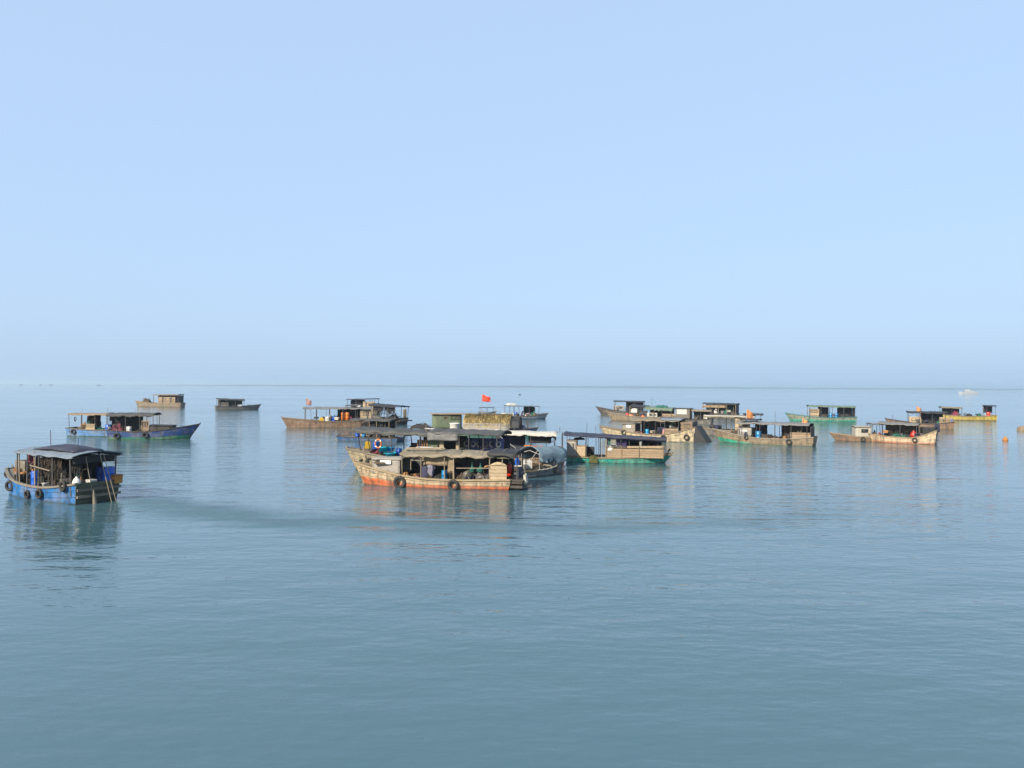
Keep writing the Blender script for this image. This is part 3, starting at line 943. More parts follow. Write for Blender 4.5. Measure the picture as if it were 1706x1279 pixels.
def put(kind, name, cat, mat, b, u, v, z, label, group=None, rz=0.0, sc=1.0, rx=0.0, ry=0.0):
    """a loose thing standing on, hanging from or lying in boat b (or at world metres if b is None)"""
    P = proto(kind)
    if b is None:
        mw = Matrix.Translation((u, v, z)) @ Matrix.Rotation(rz, 4, 'Z')
    else:
        mw = b.mw @ Matrix.Translation(b.p(u, v, z)) @ Matrix.Rotation(rz + (0 if b.near < 0 else math.pi), 4, 'Z')
    if rx:
        mw = mw @ Matrix.Rotation(rx, 4, 'X')
    if ry:
        mw = mw @ Matrix.Rotation(ry, 4, 'Y')
    s3 = sc if isinstance(sc, tuple) else (sc, sc, sc)
    mw = mw @ Matrix.Diagonal((*s3, 1))
    mat = M(mat)

    def mk(nm, me, mm, parent=None):
        o = bpy.data.objects.new(nm, me)
        if not me.materials:
            me.materials.append(None)
        C.objects.link(o)
        o.material_slots[0].link = 'OBJECT'
        o.material_slots[0].material = mm
        if parent:
            o.parent = parent
        return o
    if len(P) == 1:
        o = mk(name, P[0][1], mat)
    else:
        o = bpy.data.objects.new(name, None)
        C.objects.link(o)
        for pn, me, pm in P:
            mk(pn, me, M(pm) if pm else mat, o)
    o.matrix_world = mw
    return tag(o, label, cat, group)


def deck(kind, name, cat, mat, key, u, v, label, **kw):
    b = BOATS[key]
    dz = kw.pop('dz', 0.0)
    return put(kind, name, cat, mat, b, u, v, b.zd(u) + 0.002 + dz, label, **kw)


def tyre(key, u, z, label, side=1, sc=1.0, **kw):
    b = BOATS[key]
    v = (b.side_v(u, z) + 0.13 * sc) * side
    slope = math.atan2(b.hb(u + 0.25) - b.hb(u - 0.25), 0.5) * b.near * side
    o = put('tyre', 'tyre', 'tyre', 'rubber', b, u, v, z, label, rz=slope * (-1 if b.near < 0 else 1) * (-1 if b.near > 0 else 1), sc=sc, **kw)
    return o


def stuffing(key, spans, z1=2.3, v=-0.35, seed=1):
    """shaded gear under a roof: a dark sheet added down the middle as shade and net hung in front of it"""
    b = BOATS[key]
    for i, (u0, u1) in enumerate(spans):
        b.panel(u0, u1, b.zd((u0 + u1) / 2) + 0.01, z1 + 0.2, v, 'black tarp', bulge=0.2, name='inner_shade_sheet')  # black sheet added to stand in for the shade under the roof
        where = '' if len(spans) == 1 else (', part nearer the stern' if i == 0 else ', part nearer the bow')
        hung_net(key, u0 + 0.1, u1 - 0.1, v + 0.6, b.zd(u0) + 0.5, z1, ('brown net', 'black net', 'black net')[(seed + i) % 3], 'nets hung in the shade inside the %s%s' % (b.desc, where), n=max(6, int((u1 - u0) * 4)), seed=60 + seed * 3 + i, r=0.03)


def rigging(key, seed=0, pole=True):
    b = BOATS[key]
    rnd = random.Random(seed + 90)
    if pole:
        for k in range(rnd.choice((1, 2, 2, 3))):
            u, v = rnd.uniform(0.1, 0.75) * b.L, rnd.uniform(-0.9, 0.9)
            b.post(u, v, b.zd(u), rnd.uniform(2.9, 4.0), 0.022, rnd.choice(('dark pole', 'pole wood')), (rnd.uniform(-0.3, 0.3), rnd.uniform(-0.1, 0.1)), 'pole')
    u0, u1, z0, z1 = 0.62 * b.L, 0.985 * b.L, 2.4, b.zs(b.L) + 0.1
    pts = [b.p(u0 + (u1 - u0) * t, 0.15 * (1 - t), z0 + (z1 - z0) * t - 0.25 * math.sin(math.pi * t)) for t in [i / 8 for i in range(9)]]
    b.part(MB().tube(pts, 0.012, 4), 'line', 'rope')
    b.rope_down(b.L - 0.1, 0.1, b.zs(b.L), b.L + rnd.uniform(0.8, 2.2), rnd.uniform(-0.6, 0.9))


NTH = ('first', 'second', 'third', 'fourth', 'fifth', 'sixth', 'seventh', 'eighth')


def scatter(key, kinds, span, group_name, seed=1, v=0.75, dz=0.0, mats=('foam', 'brown clay', 'machine black', 'navy cloth', 'dark timber', 'rubber', 'maroon cloth')):
    """small odds and ends nobody could tell apart one from another"""
    b = BOATS[key]
    rnd = random.Random(seed * 7 + len(key))
    for i, (kind, name) in enumerate(kinds):
        u = span[0] + (span[1] - span[0]) * (i + rnd.uniform(0.1, 0.9)) / len(kinds)
        deck(kind, name, name.replace('_', ' '), rnd.choice(mats), key, u, min(v * rnd.uniform(0.4, 1.2), b.hb(u) - 0.25), 'small %s in the gear on the %s, %s of %d from the stern' % (name.replace('_', ' '), b.desc, NTH[i], len(kinds)), group=group_name, rz=rnd.uniform(0, 6), sc=rnd.uniform(0.7, 1.15), dz=dz + rnd.uniform(0, 0.25))


def flag(key, u, v, z0, z1, w, h, mat, label, dirx=1):
    b = BOATS[key]
    o = bpy.data.objects.new('flag', None)
    C.objects.link(o)
    p = b.mw @ b.p(u, v, z0)
    o.location = p
    MB().tube([(0, 0, 0), (0.02, 0, (z1 - z0) * 0.6), (0.05, 0, z1 - z0)], [0.035, 0.028, 0.02], 6).build('pole', M('pale metal pipe'), o)
    g = []
    for i in range(13):
        t = i / 12
        g.append([(0.05 + dirx * w * t, 0.10 * w * math.sin(t * 7 + k * 0.35) * t, (z1 - z0) - 0.02 - h * (k / 6) * (1 - 0.35 * t) - 0.42 * h * t ** 1.3 + 0.04 * math.sin(t * 9)) for k in range(7)])
    MB().slab(g, 0.012, True, (0, 1, 0)).build('cloth', M(mat), o)
    return tag(o, label, 'flag')


def hung_net(key, u0, u1, v, z0, z1, mat, label, n=16, seed=1, r=0.022):
    """tangle of net and cord hanging between two posts"""
    b = BOATS[key]
    rnd = random.Random(seed)
    mb = MB()
    for k in range(n):
        u = u0 + (u1 - u0) * (k + rnd.uniform(0, 1)) / n
        zt, zl = z1 - rnd.uniform(0, 0.1), z0 + rnd.uniform(0, (z1 - z0) * 0.5)
        pts = []
        for i in range(7):
            t = i / 6
            pts.append(b.p(u + 0.16 * N(k * 3.1, t * 2.5, seed), v + 0.12 * N(k * 2.7 + 9, t * 2.0, seed), zt + (zl - zt) * t))
        mb.tube(pts, [r * (0.6 + 1.3 * abs(N(k * 1.9, i * 0.8, seed))) for i in range(7)], 5)
    for k in range(n // 3):
        ua = rnd.uniform(u0, u1)
        ub = min(u1, ua + rnd.uniform(0.3, 0.8))
        za, zb = rnd.uniform(z0 + 0.3, z1), rnd.uniform(z0 + 0.3, z1)
        mb.tube([b.p(ua, v, za), b.p((ua + ub) / 2, v + 0.05, min(za, zb) - rnd.uniform(0.1, 0.35)), b.p(ub, v, zb)], r * 0.7, 4)
    # the bunched belly of the net
    g = []
    for i in range(11):
        t = i / 10
        g.append([b.p(u0 + (u1 - u0) * t, v - 0.06 + 0.12 * N(t * 6, k * 0.8, seed), z1 - (z1 - z0) * (k / 6) * (0.35 + 0.45 * abs(N(t * 5, seed * 1.3)) + 0.12 * math.sin(t * 9 + seed))) for k in range(7)])
    mb.slab(g, 0.03, False, (0, 1, 0))
    o = mb.build('hanging_net', M(mat))
    o.matrix_world = b.mw
    return tag(o, label, 'net')


# ------------------------------------------------------------------ people
def skin_mesh(name, chains, mat, parent, mw, sub=1):
    vs, es, rs = [], [], []
    idx = {}
    for ch in chains:
        prev = None
        for p, r in ch:
            k = tuple(round(c, 4) for c in p)
            if k not in idx:
                idx[k] = len(vs)
                vs.append(k)
                rs.append(r)
            if prev is not None and prev != idx[k]:
                es.append((prev, idx[k]))
            prev = idx[k]
    me = bpy.data.meshes.new(name)
    me.from_pydata(vs, es, [])
    me.materials.append(mat)
    o = bpy.data.objects.new(name, me)
    C.objects.link(o)
    o.parent = parent
    md = o.modifiers.new('skin', 'SKIN')
    md.use_smooth_shade = True
    for i, r in enumerate(rs):
        d = me.skin_vertices[0].data[i]
        d.radius = (r, r)
        d.use_root = (i == 0)
    sb = o.modifiers.new('sub', 'SUBSURF')
    sb.levels = sb.render_levels = sub
    return o


def person(key, u, v, rz, label, pose, shirt, trousers):
    b = BOATS[key]
    o = bpy.data.objects.new('person', None)
    C.objects.link(o)
    o.matrix_world = b.mw @ Matrix.Translation(b.p(u, v, b.zd(u) + 0.002)) @ Matrix.Rotation(rz, 4, 'Z')
    if pose == 'sit':
        pel, hipz = Vector((0, 0, 0.46)), 0.46
        che, nek, hea = Vector((0.06, 0, 0.86)), Vector((0.12, 0, 1.02)), Vector((0.17, 0, 1.17))
        leg = lambda sg: [Vector((0.02, 0.1 * sg, 0.46)), Vector((0.42, 0.13 * sg, 0.48)), Vector((0.40, 0.13 * sg, 0.08)), Vector((0.56, 0.14 * sg, 0.04))]
        arm = lambda sg: [Vector((0.09, 0.19 * sg, 0.94)), Vector((0.16, 0.25 * sg, 0.68)), Vector((0.38, 0.17 * sg, 0.62))]
    else:
        pel, hipz = Vector((0, 0, 0.86)), 0.86
        che, nek, hea = Vector((0.30, 0, 1.18)), Vector((0.44, 0, 1.27)), Vector((0.58, 0, 1.34))
        leg = lambda sg: [Vector((0.0, 0.1 * sg, 0.85)), Vector((0.09, 0.12 * sg, 0.47)), Vector((-0.02, 0.12 * sg, 0.08)), Vector((0.14, 0.14 * sg, 0.04))]
        arm = lambda sg: [Vector((0.38, 0.19 * sg, 1.21)), Vector((0.42, 0.22 * sg, 0.92)), Vector((0.58, 0.16 * sg, 0.72))]
    body = [[(pel, 0.12), ((pel + che) / 2, 0.12), (che, 0.135), (nek, 0.06), (hea - (hea - nek) * 0.4, 0.06), (hea, 0.095), (hea + (hea - nek).normalized() * 0.07, 0.08)]]
    sh = [[(pel, 0.135), ((pel + che) / 2, 0.135), (che, 0.15), (nek - (nek - che) * 0.3, 0.09)]]
    tr = [[(pel + Vector((0, 0, 0.05)), 0.135), (pel, 0.14)]]
    for sg in (1, -1):
        l, a = leg(sg), arm(sg)
        body.append([(pel, 0.12), (l[0], 0.085), (l[1], 0.06), (l[2], 0.042), (l[3], 0.04)])
        d = (a[2] - a[1]).normalized()
        palm = a[2] + d * 0.07
        body.append([(che, 0.135), (a[0], 0.065), (a[1], 0.045), (a[2], 0.03), (palm, 0.032)])
        sd_ = Vector((0, 1, 0))
        for k, ln in enumerate((0.065, 0.08, 0.075, 0.06)):
            q = palm + sd_ * (k - 1.5) * 0.022
            body.append([(palm, 0.032), (q + d * 0.035, 0.010), (q + d * (0.035 + ln * 0.6) + Vector((0, 0, -0.012)), 0.009), (q + d * (0.035 + ln) + Vector((0, 0, -0.04)), 0.008)])
        body.append([(palm, 0.032), (palm - sd_ * sg * 0.045 + d * 0.01, 0.011), (palm - sd_ * sg * 0.06 + d * 0.05, 0.009)])
        sh.append([(che, 0.15), (a[0], 0.082), (a[1], 0.06), (a[2] - d * 0.04, 0.048)])
        tr.append([(pel, 0.14), (l[0], 0.10), (l[1], 0.076), (l[2] + (l[1] - l[2]) * 0.12, 0.058)])
    skin_mesh('body', body, M('skin'), o, None)
    skin_mesh('shirt', sh, M(shirt), o, None)
    skin_mesh('trousers', tr, M(trousers), o, None)
    ax = (hea - nek).normalized()
    mb = MB()
    mb.lathe([(0.112, 0.02), (0.118, 0.07), (0.10, 0.13), (0.05, 0.165), (0.0, 0.17)], 12, Matrix.Translation(hea) @ ax.to_track_quat('Z', 'Y').to_matrix().to_4x4())
    mb.build('hair', M('hair'), o)
    mb = MB()
    fwd = Vector((1, 0, 0)) if pose == 'sit' else Vector((0.5, 0, -0.85))
    fwd = (fwd - ax * fwd.dot(ax)).normalized()
    mb.tube([hea + fwd * 0.085 + ax * 0.02, hea + fwd * 0.118 - ax * 0.015, hea + fwd * 0.09 - ax * 0.02], [0.008, 0.017, 0.012], 6)
    mb.build('nose', M('skin'), o)
    for sg in (1, -1):
        MB().lathe([(0, -0.012), (0.011, -0.006), (0.012, 0), (0.011, 0.006), (0, 0.012)], 8, Matrix.Translation(hea + fwd * 0.088 + Vector((0, 0.035 * sg, 0)) + ax * 0.02)).build('eye', M('hair'), o)
        MB().lathe([(0, -0.012), (0.03, -0.008), (0.032, 0), (0.03, 0.008), (0, 0.012)], 8, Matrix.Translation(hea + Vector((0, 0.1 * sg, 0))) @ Matrix.Rotation(R(90), 4, 'X')).build('ear', M('skin'), o)
    MB().tube([hea + fwd * 0.088 - ax * 0.05 + Vector((0, -0.025, 0)), hea + fwd * 0.098 - ax * 0.05, hea + fwd * 0.088 - ax * 0.05 + Vector((0, 0.025, 0))], 0.007, 5).build('mouth', M('maroon cloth'), o)
    return tag(o, label, 'person')


# ================================================================== the fleet
worn('shaded olive transom', (0.055, 0.068, 0.045), dirt=(0.012, 0.02, 0.018), amount=0.6, scale=4, fade=0.2)  # the transom's shade is put into this dark olive colour
PB = {  # hull paints
    'orange': hull_paint('worn orange hull', (0.58, 0.46, 0.30), (0.66, 0.19, 0.09), 0.24, wear=0.5, zrise=0.32, L=9.9),
    'beige': hull_paint('weathered beige hull', (0.42, 0.36, 0.235), (0.26, 0.36, 0.28), 0.16, wear=0.5, zrise=0.1, L=12),
    'slate': hull_paint('slate hull', (0.17, 0.19, 0.22), (0.09, 0.10, 0.12), 0.1, wear=0.3, L=6),
    'brick': hull_paint('brick hull', (0.42, 0.30, 0.19), (0.40, 0.15, 0.08), 0.25, wear=0.5, L=6),
    'blue': hull_paint('blue hull', (0.032, 0.19, 0.50), (0.02, 0.15, 0.40), 0.05, bare=(0.04, 0.13, 0.30), wear=0.3, L=9),
    'navy': hull_paint('navy hull', (0.015, 0.075, 0.27), (0.01, 0.20, 0.13), 0.30, wear=0.2, zrise=0.2, L=8),
    'paleblue': hull_paint('pale blue hull', (0.14, 0.32, 0.62), (0.04, 0.28, 0.20), 0.06, wear=0.3, L=9),
    'cobalt': hull_paint('cobalt hull', (0.02, 0.11, 0.30), (0.015, 0.10, 0.22), 0.05, wear=0.25, L=7),
    'turq': hull_paint('turquoise hull', (0.035, 0.42, 0.33), (0.02, 0.16, 0.12), 0.02, bare=(0.20, 0.30, 0.24), wear=0.35, L=8.3),
    'cream': hull_paint('cream hull', (0.66, 0.55, 0.36), (0.60, 0.56, 0.42), 0.15, wear=0.35, L=10),
    'greenbow': hull_paint('brown and green hull', (0.30, 0.235, 0.155), (0.03, 0.40, 0.27), 0.02, wear=0.45, zrise=0.62, L=10.8),
    'brown': hull_paint('brown hull', (0.27, 0.17, 0.11), (0.36, 0.21, 0.12), 0.15, wear=0.4, L=12),
    'dark': hull_paint('dark hull', (0.06, 0.055, 0.055), (0.09, 0.05, 0.035), 0.1, wear=0.3, L=10),
    'green': hull_paint('green hull', (0.25, 0.30, 0.23), (0.02, 0.38, 0.27), 0.35, wear=0.3, L=12),
    'peach': hull_paint('peach hull', (0.78, 0.60, 0.41), (0.62, 0.28, 0.17), 0.2, wear=0.25, L=6),
    'yellow': hull_paint('yellow hull', (0.55, 0.44, 0.09), (0.22, 0.14, 0.07), 0.1, wear=0.3, L=9),
    'tan': hull_paint('tan hull', (0.32, 0.26, 0.18), (0.30, 0.20, 0.12), 0.15, wear=0.4, L=12),
    'grey': hull_paint('grey hull', (0.17, 0.17, 0.165), (0.10, 0.11, 0.10), 0.1, wear=0.4, L=10),
    'whiteblue': hull_paint('white and blue hull', (0.42, 0.47, 0.52), (0.05, 0.13, 0.26), 0.2, wear=0.3, L=9),
}
blu, sky_, cya = 'blue plastic', 'sky blue plastic', 'cyan plastic'

# ---------------------------------------------------------------- the orange-bottomed boat in front
b = Boat('A', 'orange-bottomed boat', 'worn wooden boat with orange bottom and tan tarp roof, nearest of the middle group', (-9.78, 51.66), (-0.05, 49.91), 2.9,
         PB['orange'], free=0.62, bow_rise=0.85, stern_rise=0.08, rake=0.75, strakes=5)
b.roof(-0.45, 7.05, 2.28, 2.26, 2.75, 'tan tarp', camber=0.16, drop=(0.12, 0.12), posts=(0.35, 1.15, 3.45, 4.05, 5.65, 6.9), post_mat='pole wood', wrinkle=0.07, sag=0.09, battens=5, ragged=0.1, prad=0.04)
b.roof(-0.62, 1.25, 2.36, 2.40, 2.95, 'black tarp', camber=0.10, drop=(0.22, 0.2), posts=(), wrinkle=0.05, sag=0.0, frame=False, seed=4)
b.panel(7.12, 9.15, 0.80, 1.80, 1.10, 'grey canvas', bulge=0.05, name='canvas_side', z1b=1.74, vb=0.72)
b.panel(7.12, 9.15, 0.80, 1.80, -1.10, 'grey canvas', bulge=0.05, name='canvas_side', z1b=1.74, vb=-0.72)
b.cross(9.12, -0.74, 0.74, 0.9, 1.74, 'grey canvas', name='canvas_front', bulge=0.03, du=-0.12)
mb = MB().slab([[b.p(7.0 + 2.2 * i / 6, v * (1.2 - 0.36 * i / 6), 1.83 - 0.05 * i / 6 + 0.06 * (1 - v * v) + 0.03 * N(i * 1.1, v * 2)) for v in (-1, -0.5, 0, 0.5, 1)] for i in range(7)], 0.04)
b.part(mb, 'canvas_top', 'grey canvas')
b.sign(7.75, 8.5, 1.48, 1.74, 1.085)
b.panel(0.02, 1.12, 0.66, 1.55, 1.30, 'pale plywood', boards=4)
b.part(MB().slab([[b.p(0.0 + 1.14 * i / 8, 1.29, 1.56 + k * (0.03 + 0.22 * math.sin(math.pi * i / 8))) for k in (0, 1)] for i in range(9)], 0.035, True, (0, -b.near, 0)), 'panel_top', 'pale plywood')
b.panel(0.02, 3.3, 0.66, 2.15, -1.28, 'black tarp', bulge=0.08, name='far_curtain_or_shade')
b.panel(3.45, 5.6, 1.25, 2.2, -1.22, 'brown canvas', bulge=0.12, name='far_curtain_or_shade')
b.panel(5.7, 7.1, 0.7, 1.5, -1.22, 'black tarp', bulge=0.08, name='far_curtain_or_shade')
b.panel(3.95, 5.6, 1.45, 2.18, 0.95, 'brown canvas', bulge=0.16, name='rolled_curtain', z1b=2.2)
b.panel(3.5, 3.95, 1.0, 2.15, 1.05, 'brown canvas', bulge=0.16, name='rolled_curtain')
b.panel(3.4, 5.7, 0.5, 1.42, -0.95, 'black tarp', bulge=0.12, name='inner_shade_sheet')  # black sheet added to darken the interior
b.panel(1.15, 3.4, 0.5, 2.0, -0.2, 'black tarp', bulge=0.2, name='inner_shade_sheet')  # another added black sheet, for the shade behind the engine
# stern gallery in shade
b.cross(-0.62, -1.2, 0.55, 0.72, 1.35, 'navy tarp', name='stern_curtain', bulge=0.06)
for z in (0.16, 0.42):
    b.part(MB().box(tuple(b.p(-0.95, -1.2 * b.near, z)), tuple(b.p(-0.15, 1.15 * b.near, z + 0.16))), 'stern_beam', 'dark timber')
b.part(MB().box(tuple(b.p(-0.98, -1.22 * b.near, 0.60)), tuple(b.p(-0.08, 1.18 * b.near, 0.67))), 'stern_platform', 'dark timber')
for v in (-1.1, 1.05):
    b.post(-0.6, v, 0.6, 2.3, 0.04, 'dark pole')
b.bar((-0.9, -1.1, 1.2), (-0.9, 1.0, 1.15), 0.03, 'dark pole')
b.bar((3.3, 1.3, 1.35), (1.15, 1.3, 1.4), 0.025)
b.bar((9.6, 0.5, 1.55), (9.95, -0.1, 1.9), 0.04, 'dark timber', 'bollard')
b.rope_down(9.9, 0.1, 1.45, 10.9, 0.5)
tyre('A', 7.05, 0.36, 'big black tyre hung on the orange hull beside the grey canvas', sc=1.25)
tyre('A', 3.45, 0.30, 'black tyre on the orange hull below the blue drum', sc=1.1)
deck('drum', 'drum', 'drum', sky_, 'A', 4.15, 1.0, 'blue plastic drum at the rail of the orange-bottomed boat', sc=(0.72, 0.72, 0.92), dz=0.05)
deck('pot', 'jar', 'jar', 'brown clay', 'A', 6.8, 0.85, 'brown clay jar beside the grey canvas cabin', sc=1.25)
deck('box', 'box', 'box', 'pink plastic', 'A', 6.1, 0.95, 'small pink box on the rail of the orange-bottomed boat', sc=(0.6, 0.7, 0.6), dz=0.18)
deck('crate', 'crate', 'crate', 'brown clay', 'A', 6.2, 0.2, 'brown crate in the dark cabin opening of the orange-bottomed boat', sc=1.2, dz=0.1)
put('bundle', 'cloth_bundle', 'cloth', 'grey violet cloth', b, 5.1, 0.75, 1.75, 'grey violet cloth bundle hanging under the tan tarp roof', sc=(1.15, 1.0, 0.95))
put('cloth2', 'cloth', 'cloth', 'navy cloth', b, 5.35, 0.55, 1.5, 'dark navy cloth hanging behind the grey violet bundle', sc=(2.0, 1, 1.25))
deck('net1', 'net_pile', 'net', 'black net', 'A', 4.7, 0.3, 'black net heap beside the blue drum of the orange-bottomed boat', sc=(1.0, 1.2, 1.4))
deck('engine', 'engine', 'engine', 'machine grey', 'A', 1.75, 0.75, 'greasy black diesel engine under the tan roof beside the plywood panel', sc=1.05)
deck('winch', 'winch', 'winch', 'machine grey', 'A', 2.65, 0.8, 'black net winch amidships on the orange-bottomed boat', sc=1.15)
deck('net2', 'net_pile', 'net', 'brown net', 'A', 3.15, 0.85, 'brown net heap left of the winch', sc=(0.6, 0.8, 1.5))
put('bag_of_net', 'net_bag', 'net', 'green net', b, 2.35, 0.95, 1.75, 'green net bag above the winch, left of a pair', sc=1.15)
put('bag_of_net', 'net_bag', 'net', 'green net', b, 1.8, 0.95, 1.8, 'green net bag above the engine, right of a pair', sc=1.2)
hung_net('A', 1.1, 3.4, -0.7, 0.6, 2.1, 'black net', 'dark nets hanging behind the engine of the orange-bottomed boat', n=18, seed=3)
deck('gas', 'gas_bottle', 'gas bottle', 'red plastic', 'A', 0.15, -0.3, 'red gas bottle at the stern of the orange-bottomed boat', sc=(1.1, 1.1, 1.5), dz=0.45)
deck('sack', 'sack', 'sack', 'white cloth', 'A', 0.75, 0.6, 'white sack behind the plywood stern panel', dz=0.3)
put('fender', 'fender', 'fender', 'foam', b, -1.08, 0.45, 0.42, 'pale foam slab hung from the dark stern of the orange-bottomed boat', rz=R(80), ry=R(-18), sc=1.15)
deck('net3', 'net_pile', 'net', 'brown net', 'A', 8.5, 0.98, 'small brown net on the rail below the white sign', sc=(0.7, 0.35, 0.5), dz=0.45)
deck('stool', 'stool', 'stool', 'foam', 'A', 1.45, 1.1, 'small pale stool in front of the engine', sc=0.9, dz=0.1)
put('poles', 'pole_bundle', 'poles', 'pole wood', b, 5.6, 0.6, 2.42, 'bundle of weathered poles on the left end of the tan roof', sc=(0.75, 1.2, 1))
put('box', 'board_stack', 'boards', 'white cloth', b, 6.0, -0.7, 2.42, 'flat white boards on the left end of the tan roof', sc=(1.6, 0.8, 0.2))

# ---------------------------------------------------------------- the long boat with the charcoal roof behind it
b = Boat('B', 'charcoal-roofed boat', 'long weathered beige boat with charcoal tarp roof and a hanging lifebuoy', (-12.16, 60.93), (-0.44, 58.41), 3.1,
         PB['beige'], gun='grey timber', free=0.92, bow_rise=0.75, stern_rise=0.1, rake=0.9, strakes=5, bw=0.2, deckdrop=0.25, deck_mat='pale plywood')
b.roof(4.9, 11.7, 3.05, 3.22, 3.0, 'charcoal tarp', camber=0.14, drop=(0.22, 0.15), posts=(6.4, 8.65, 9.65, 10.6, 11.5), wrinkle=0.06, sag=0.05, ragged=0.04)
b.roof(-0.1, 5.6, 3.05, 3.14, 3.3, 'charcoal tarp', camber=0.2, drop=(0.02, 0.15), posts=(0.3, 1.4, 2.5, 3.25), wrinkle=0.06, sag=0.04, seed=7)
b.panel(3.3, 5.7, 2.5, 3.1, 1.66, 'grey tarp', bulge=0.12, name='awning')
for du in (6.9, 7.7):
    b.post(du, -1.2, 0.7, 2.85, 0.04, 'dark pole', (0.35, 0))
b.window(6.05, 6.85, 1.72, 2.45, 0.6, 'orange timber', 4)
b.panel(5.95, 6.95, 0.75, 1.7, 0.6, 'tan boards', boards=5)
b.panel(4.9, 5.95, 0.75, 2.6, 0.62, 'green panel', name='cabin_wall')
b.panel(3.35, 4.9, 0.75, 1.75, 1.15, 'grey timber', boards=4)
b.panel(3.35, 6.95, 0.75, 2.7, -1.2, 'dark timber', name='far_wall')
b.panel(4.55, 4.9, 0.75, 2.6, 1.15, 'pale plywood', name='cabin_wall')
b.panel(3.3, 3.6, 0.75, 2.6, 1.15, 'pale plywood', name='cabin_wall')
b.panel(0.2, 3.2, 1.55, 2.62, -0.25, 'blue sheet', bulge=0.05, name='blue_back_sheet')
b.panel(0.2, 3.2, 0.75, 1.55, -0.2, 'tan boards', boards=3)
b.panel(-0.1, 0.5, 0.8, 2.8, -1.1, 'navy tarp', bulge=0.1, name='far_curtain_or_shade')
for k in range(6):
    put('coil', 'rope_coil', 'rope', 'white cloth' if k != 2 else 'rope', b, 0.55 + k * 0.5, 0.1, 2.2, ['first', 'second', 'third', 'fourth', 'fifth', 'sixth'][5 - k] + ' rope coil from the left hung against the blue sheet', sc=(0.95, 1.0, 0.85), group='rope coils against the blue sheet')
for k, u in enumerate((0.9, 1.9, 2.75)):
    put('cloth%d' % (k + 3), 'cloth', 'cloth', 'navy cloth', b, u, 0.35, 2.65, ['rightmost', 'middle', 'leftmost'][k] + ' dark cloth hanging in front of the rope coils', sc=(0.6, 1, 1.1))
put('lifebuoy', 'lifebuoy', 'lifebuoy', 'orange plastic', b, 9.72, 1.40, 2.15, 'orange and white lifebuoy hung on a roof post', sc=(0.85, 1, 1.1))
deck('jerry_can', 'jerry_can', 'jerry can', 'yellow plastic', 'B', 10.9, 0.62, 'yellow jerry can by the left posts of the charcoal roof', sc=1.3, rz=0.3, dz=0.3)
deck('drum', 'drum', 'drum', blu, 'B', 10.15, 0.8, 'deep blue tub right of the yellow jerry can', sc=(0.85, 0.85, 0.6), dz=0.42)
deck('basin', 'basin', 'basin', cya, 'B', 9.5, 0.95, 'cyan basin below the lifebuoy', sc=1.25, dz=0.42)
deck('basin', 'basin', 'basin', sky_, 'B', 9.2, 0.5, 'sky blue basin between the cyan basins', sc=1.15, dz=0.62)
deck('basin', 'basin', 'basin', cya, 'B', 8.85, 1.05, 'wide cyan basin right of the lifebuoy', sc=1.35, dz=0.42)
deck('drum', 'drum', 'drum', blu, 'B', 8.35, 0.6, 'blue drum behind the wide cyan basin', sc=(0.8, 0.8, 0.75), dz=0.42)
deck('crate', 'crate', 'crate', 'dark timber', 'B', 7.9, 0.95, 'dark crate right of the wide cyan basin', sc=1.1)
deck('crate', 'crate', 'crate', 'red plastic', 'B', 7.15, 1.1, 'orange-red crate seen under the left end of the tan roof', sc=(1.1, 1.1, 1.3), dz=0.5)
deck('net4', 'net_pile', 'net', 'pink plastic', 'B', 8.6, -0.6, 'pink net heap at the far rail under the charcoal roof', sc=(0.6, 0.6, 1.2), dz=0.3)
deck('net5', 'net_pile', 'net', 'maroon cloth', 'B', 10.4, -0.1, 'maroon net heap under the left end of the charcoal roof', sc=(0.9, 0.9, 0.8))
put('net6', 'net_pile', 'net', 'black net', b, 7.0, -0.7, 3.25, 'dark net heap on top of the charcoal roof', sc=(1.4, 1.0, 0.9))
put('tub', 'tub', 'tub', 'white plastic', b, 4.3, -0.9, 3.22, 'white round tub on top of the charcoal roof', sc=(0.9, 0.9, 0.85))
put('box', 'board_stack', 'boards', 'white sign', b, 5.9, 0.3, 3.28, 'white board lying on the charcoal roof', sc=(1.2, 0.8, 0.12))
deck('box', 'box', 'box', 'white plastic', 'B', 5.3, 1.2, 'white box at the foot of the green cabin wall', sc=1.0, dz=0.2)
deck('bench', 'bench', 'bench', 'pale plywood', 'B', 4.2, 1.35, 'pale bench against the grey cabin boards', dz=0.1)
tyre('B', 11.3, 0.62, 'black tyre at the bow of the charcoal-roofed boat, left of a pair', sc=0.85)
tyre('B', 10.6, 0.66, 'black tyre at the bow of the charcoal-roofed boat, right of a pair', sc=1.05)
b.rope_down(11.9, 0.2, 1.6, 13.2, 0.8)
deck('net7', 'net_pile', 'net', 'brown net', 'B', 8.9, 1.38, 'small net draped on the rail above the grey canvas cabin', sc=(0.5, 0.3, 0.4), dz=0.22)
b.post(11.4, 0.1, 1.3, 1.75, 0.06, 'weathered timber', name='bollard')

